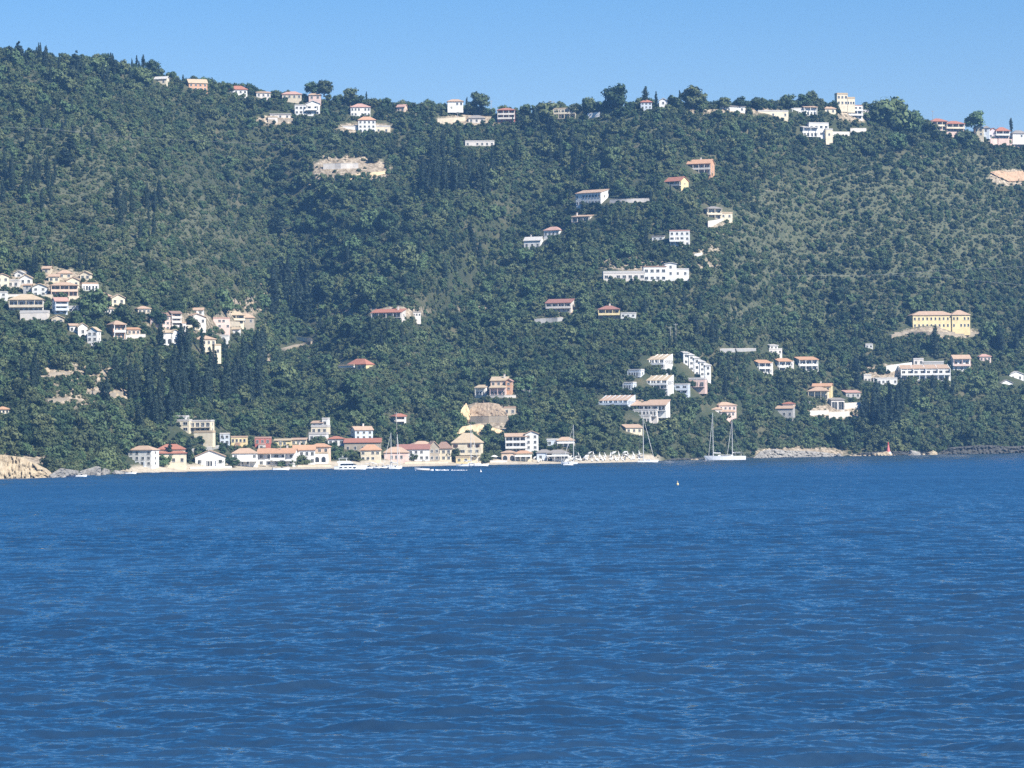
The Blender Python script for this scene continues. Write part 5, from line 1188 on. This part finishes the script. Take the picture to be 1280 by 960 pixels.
boulders(9, 1060, 1090, .1, .5, .4, .9, 'small rock in the line of rocks left of the red beacon', 'small rocks left of the beacon', True)
boulders(7, 1118, 1180, .1, .5, .4, .9, 'small rock at the waterline right of the red beacon', 'small rocks right of the beacon', True)
boulders(4, 858, 876, .2, .5, .5, 1.1, 'low pale rock awash left of the two-masted yacht', 'rocks left of the yacht', True)
boulders(6, 570, 640, 0, 0, .5, 1.0, 'pale stone lying on the spoil slope of the excavated bank', 'stones on the excavated bank', True, (533, 544))
boulders(34, 50, 155, 0, 0, .7, 1.7, 'pale stone on the rocky terraced slope of the left hillside', 'stones on the terraced slope', True, (452, 522))
boulders(14, 285, 325, 0, 0, .5, 1.2, 'pale stone on the dry slope right of the hill village', 'stones right of the hill village', True, (350, 402))
boulders(12, 398, 480, 0, 0, .6, 1.3, 'pale rubble stone along the back of the cleared lot', 'rubble behind the cleared lot', True, (194, 201))
for (px, y, r, l) in [(1142, .3, 3.4, 'big single grey boulder standing in the water right of the red beacon'), (1166, .3, 2.6, 'white flat-topped rock at the far right of the beacon rocks'), (1108, .3, 2.6, 'largest pale rock carrying the red beacon')]:
    P, d = wpoint(px, c1(SHs, px) + y); o = bpy.data.objects.new('boulder', bms_p[int(px) % 4] if px != 1142 else bms[1]); COL.objects.link(o); o.location = P; o.scale = (r, r * .9, r * 1.1); tag(o, l, 'boulder')
# red beacon
P, d = wpoint(1110.5, c1(SHs, 1110) + .25); s = d / F; o = empty('beacon', P); tag(o, 'slender red navigation beacon standing on pale rocks by the right shore', 'beacon'); h = 17 * s
m = MB(); m.tube((0, 0, -.5), (0, 0, h * .28), 1.6, 1.4, 10); m.build('base', W('white'), o)
m = MB(); m.tube((0, 0, h * .28), (0, 0, h * .82), 1.0, .32, 10); m.tube((0, 0, h * .82), (0, 0, h * .85), .55, .55, 10); m.build('tower', paint('beacon_red', (.60, .17, .16), .6, .2), o)
m = MB(); m.tube((0, 0, h * .85), (0, 0, h * .95), .32, .32, 8); m.tube((0, 0, h * .95), (0, 0, h), .38, .05, 8); m.build('lantern', REDP, o)

# ------------------------------------------------------------------ walls, poles, cables
def rwall(x0, y0, x1, y1, hp, wc, label, name='retaining_wall', cat='wall', th=.5, keep=True, ribs=0):
    n = max(2, int(abs(x1 - x0) / 6)); px = np.linspace(x0, x1, n); py = np.linspace(y0, y1, n); G = ground(px, py); d = G[:, 1].min(); s = d / F; h = hp * s
    o = empty(name, G[n // 2]); tag(o, label, cat); m = MB(); q = G - G[n // 2]; top = q[:, 2].max() * .5 + q[:, 2] * .5 + h
    m.loft([[(a[0], a[1] - .4, a[2] - 3), (a[0], a[1] - .4, t), (a[0], a[1] - .4 + th, t), (a[0], a[1] - .4 + th, a[2] - 3)] for a, t in zip(q, top)]); wl = m.build('wall', W(wc), o)
    m = MB(); m.loft([[(a[0], a[1] - .47, t + .002), (a[0], a[1] - .47, t + .18), (a[0], a[1] - .33 + th, t + .18), (a[0], a[1] - .33 + th, t + .002)] for a, t in zip(q, top)]); m.build('coping', W({'pink': 'pink', 'beige': 'stone', 'stone': 'stone'}.get(wc, 'pale')), o)
    if ribs:
        m = MB()
        for i in range(ribs): u = i / (ribs - 1); k_ = u * (n - 1); a = np.array([np.interp(k_, range(n), q[:, c]) for c in range(3)]); t = np.interp(k_, range(n), top); m.box(a[0] - .15, a[0] + .15, a[1] - .7, a[1] - .401, a[2] - 2, t - .05)
        m.build('buttress', W('pale'), o)
    if keep: KEEP.append((min(x0, x1), max(x0, x1), min(y0, y1) - hp, max(y0, y1), .55))
    return o
rwall(588, 529, 634, 528, 8, 'stone', 'stone retaining wall across the excavated bank above the cream hotel', ribs=0)
rwall(404, 211, 448, 210, 6, 'pale', 'pale concrete retaining wall behind the yellow cleared lot')
rwall(1238, 181, 1290, 182, 7, 'pink', 'long pink garden wall at the far right edge of the ridge')
rwall(1012, 519, 1036, 518, 5, 'pale', 'pale retaining wall below the yellow villa')
rwall(1036, 524, 1062, 521, 7, 'pale', 'beige terrace wall beneath the grey flat-roofed house')
rwall(1056, 511, 1076, 509, 6, 'pale', 'pale retaining wall below the shed with pale red roof')
rwall(762, 254, 812, 252, 4, 'pale', 'pale low wall running right from the white glazed hotel')
rwall(668, 405, 704, 401, 4, 'grey', 'greyish garden wall below the maroon-roofed house')
rwall(1063, 165, 1083, 164, 3.5, 'pale', 'pale terrace wall under the white ridge flats')
rwall(1040, 170, 1062, 169, 4, 'pale', 'low pale terrace wall right of the white stepped villa')
rwall(734, 148, 750, 145, 5, 'white', 'short white garden wall on the ridge right of the pillared villa')
rwall(547, 156, 582, 150, 4, 'beige', 'ruined beige wall on the upper slope left of the grey-roofed small house')
rwall(1108, 466, 1140, 457, 4, 'white', 'white sloping wall climbing to the concrete-roofed house')
rwall(240, 568, 274, 560, 3, 'grey', 'grey sloping wall below the twin cream villas')
rwall(594, 497, 645, 497, 2.5, 'pale', 'long low pale parapet in front of the peach stepped house')
rwall(62, 470, 88, 468, 2.5, 'stone', 'dry stone terrace wall, highest on the rocky left slope')
rwall(98, 484, 130, 480, 2.5, 'stone', 'dry stone terrace wall in the middle of the rocky left slope', keep=False)
rwall(112, 492, 128, 491, 2.5, 'stone', 'short dry stone wall left of the thick cypress on the rocky slope')
rwall(138, 498, 160, 492, 3, 'stone', 'dry stone wall right of the thick cypress on the rocky slope')
rwall(60, 505, 84, 500, 2.5, 'stone', 'lowest dry stone wall at the left of the rocky slope')
rwall(370, 424, 390, 428, 2.5, 'white', 'pale roadside wall at the mouth of the ravine', keep=True)
rwall(900, 441, 945, 438, 2.5, 'grey', 'long low grey wall left of the flat-roofed white house')
rwall(335, 153, 366, 152, 2.5, 'stone', 'stone terrace wall under the low white walled ridge house')
rwall(1118, 417, 1226, 417, 1.6, 'stone', 'low stone terrace edge in front of the long yellow hotel', keep=False)
rwall(885, 285, 905, 275, 2, 'pale', 'short pale garden wall beside the yellow-cream villa')
rwall(868, 322, 878, 318, 2, 'pale', 'tiny pale wall right of the white cubic house')
rwall(-6, 372, 34, 371, 3, 'pale', 'pale terrace wall above the long arcaded village hotel')
rwall(56, 375, 66, 374, 6, 'beige', 'short beige wall between the arcaded hotel and the bluish house')
rwall(86, 376, 112, 374, 4, 'beige', 'beige terrace wall below the long flat-roofed white village house')
rwall(112, 386, 126, 386, 3, 'pale', 'pale garden wall under the long tan-roofed bungalow')
rwall(158, 424, 182, 421, 3, 'pale', 'pale wall below the low orange-roofed annex')
rwall(226, 413, 258, 411, 4, 'cream', 'cream terrace wall below the gabled beige village house')
rwall(286, 408, 318, 406, 3, 'beige', 'beige wall at the far right end of the left village')
rwall(100, 398, 116, 397, 3, 'white', 'short white wall under the big dark village tree')
rwall(238, 586, 290, 585, 2, 'pale', 'low pale sea wall before the small white gabled beach house', keep=False)
rwall(372, 583.5, 414, 583, 2, 'beige', 'low beige sea wall before the peach beach building', keep=False)
rwall(506, 579.5, 560, 578.6, 2, 'beige', 'low beige beach wall in front of the long red-brown roof', keep=False)
rwall(604, 578, 634, 577.6, 2, 'pale', 'low pale beach wall right of the big cream hotel', keep=False)
def upole(px, py, hp, label, arm=True):
    P = ground(px, py); d = P[1]; h = hp * d / F; o = empty('utility_pole', P); tag(o, label, 'utility pole'); m = MB(); m.tube((0, 0, -1), (0, 0, h), .16, .11, 8); m.build('pole', W('grey'), o)
    if arm:
        m = MB(); m.box(-1.0, 1.0, -.07, .07, h - .7, h - .55); [m.tube((x, 0, h - .55), (x, 0, h - .3), .06) for x in (-.9, 0, .9)]; m.build('crossarm', W('grey'), o)
for a in [(845, 431, 27, 'tall grey utility pole above the stair-roofed apartments'), (838, 430, 22, 'shorter utility pole left of the tall one above the apartments'), (614, 141, 16, 'utility pole on the skyline left of the red stacked house'), (351, 582, 32, 'thin pole rising in front of the orange-roofed beach house'), (1012, 513, 12, 'lone pole below the yellow villa at lower right'),
          (655, 496, 10, 'short pale post right of the peach stepped house'), (662, 496, 9, 'second short pale post right of the peach stepped house'), (688, 140, 15, 'left one of two thin poles beside the skyline dome tree'), (692, 140, 14, 'right one of two thin poles beside the skyline dome tree'), (572, 152, 12, 'thin pole on the upper slope right of the half hidden white ridge house'), (1166, 150, 12, 'thin mast on the right skyline left of the pink ridge house'), (496, 545, 30, 'pole in the wood under the small red-terraced-roof house')]: upole(*a)
CABLE = paint('cable', (.25, .26, .27), .5)
def cable(pts, label):
    pts = np.array(pts, float); px = np.linspace(pts[0, 0], pts[-1, 0], 30); py = np.interp(px, pts[:, 0], pts[:, 1]); d = depth(px, t_of(px, py + 10)) - 20; k_ = np.hanning(13); k_ /= k_.sum(); d = np.convolve(np.pad(d, 6, mode='edge'), k_, mode='valid')
    P = point(px, py, d); m = MB(); [m.tube(P[i], P[i + 1], .05, n=4) for i in range(29)]; o = m.build('power_cable', CABLE); tag(o, label, 'cable')
cable([(-60, 156), (60, 161), (170, 172), (330, 180), (420, 182)], 'thin power cable crossing the upper left hillside')
cable([(960, 345), (1090, 344), (1180, 338), (1340, 330)], 'thin power cable across the right slope, rising to the right')
cable([(1090, 343), (1180, 347), (1340, 362)], 'thin power cable across the right slope, falling to the right')

# ------------------------------------------------------------------ visible pieces of road and track
DIRT = paint('dirt_track', (.40, .34, .26), .95, .3); TAR = paint('old_asphalt', (.16, .155, .15), .95, .2)
def road(pts, w, mat, name):
    pts = np.array(pts, float); n = max(6, int(np.abs(np.diff(pts[:, 0])).sum() / 3)); q = np.linspace(0, len(pts) - 1, n); px = np.interp(q, range(len(pts)), pts[:, 0]); py = np.interp(q, range(len(pts)), pts[:, 1])
    G = ground(px, py); T_ = np.gradient(G, axis=0); T_[:, 2] = 0; T_ /= np.linalg.norm(T_, axis=1, keepdims=True); Nn = np.stack([-T_[:, 1], T_[:, 0], 0 * T_[:, 0]], -1)
    A = G + Nn * w / 2; B_ = G - Nn * w / 2
    for E in (A, B_): E[:, 2] = G[:, 2] + .55
    m = MB(); m.loft([[tuple(b_), tuple(a), (a[0], a[1], a[2] - 2.5), (b_[0], b_[1], b_[2] - 2.5)] for a, b_ in zip(A, B_)]); o = m.build(name, mat); tag(o, kind='structure')
    for i in range(0, n - 1, 3): KEEP.append((min(px[i], px[min(n-1, i+3)]), max(px[i], px[min(n-1, i+3)]) + .5, min(py[i], py[min(n-1, i+3)]) - 2.5, max(py[i], py[min(n-1, i+3)]) + 1, .45))
road([(352, 437), (372, 432), (392, 428)], 3.5, DIRT, 'road')
road([(1112, 420), (1135, 415), (1180, 418), (1222, 419)], 3.5, DIRT, 'track')
plant()
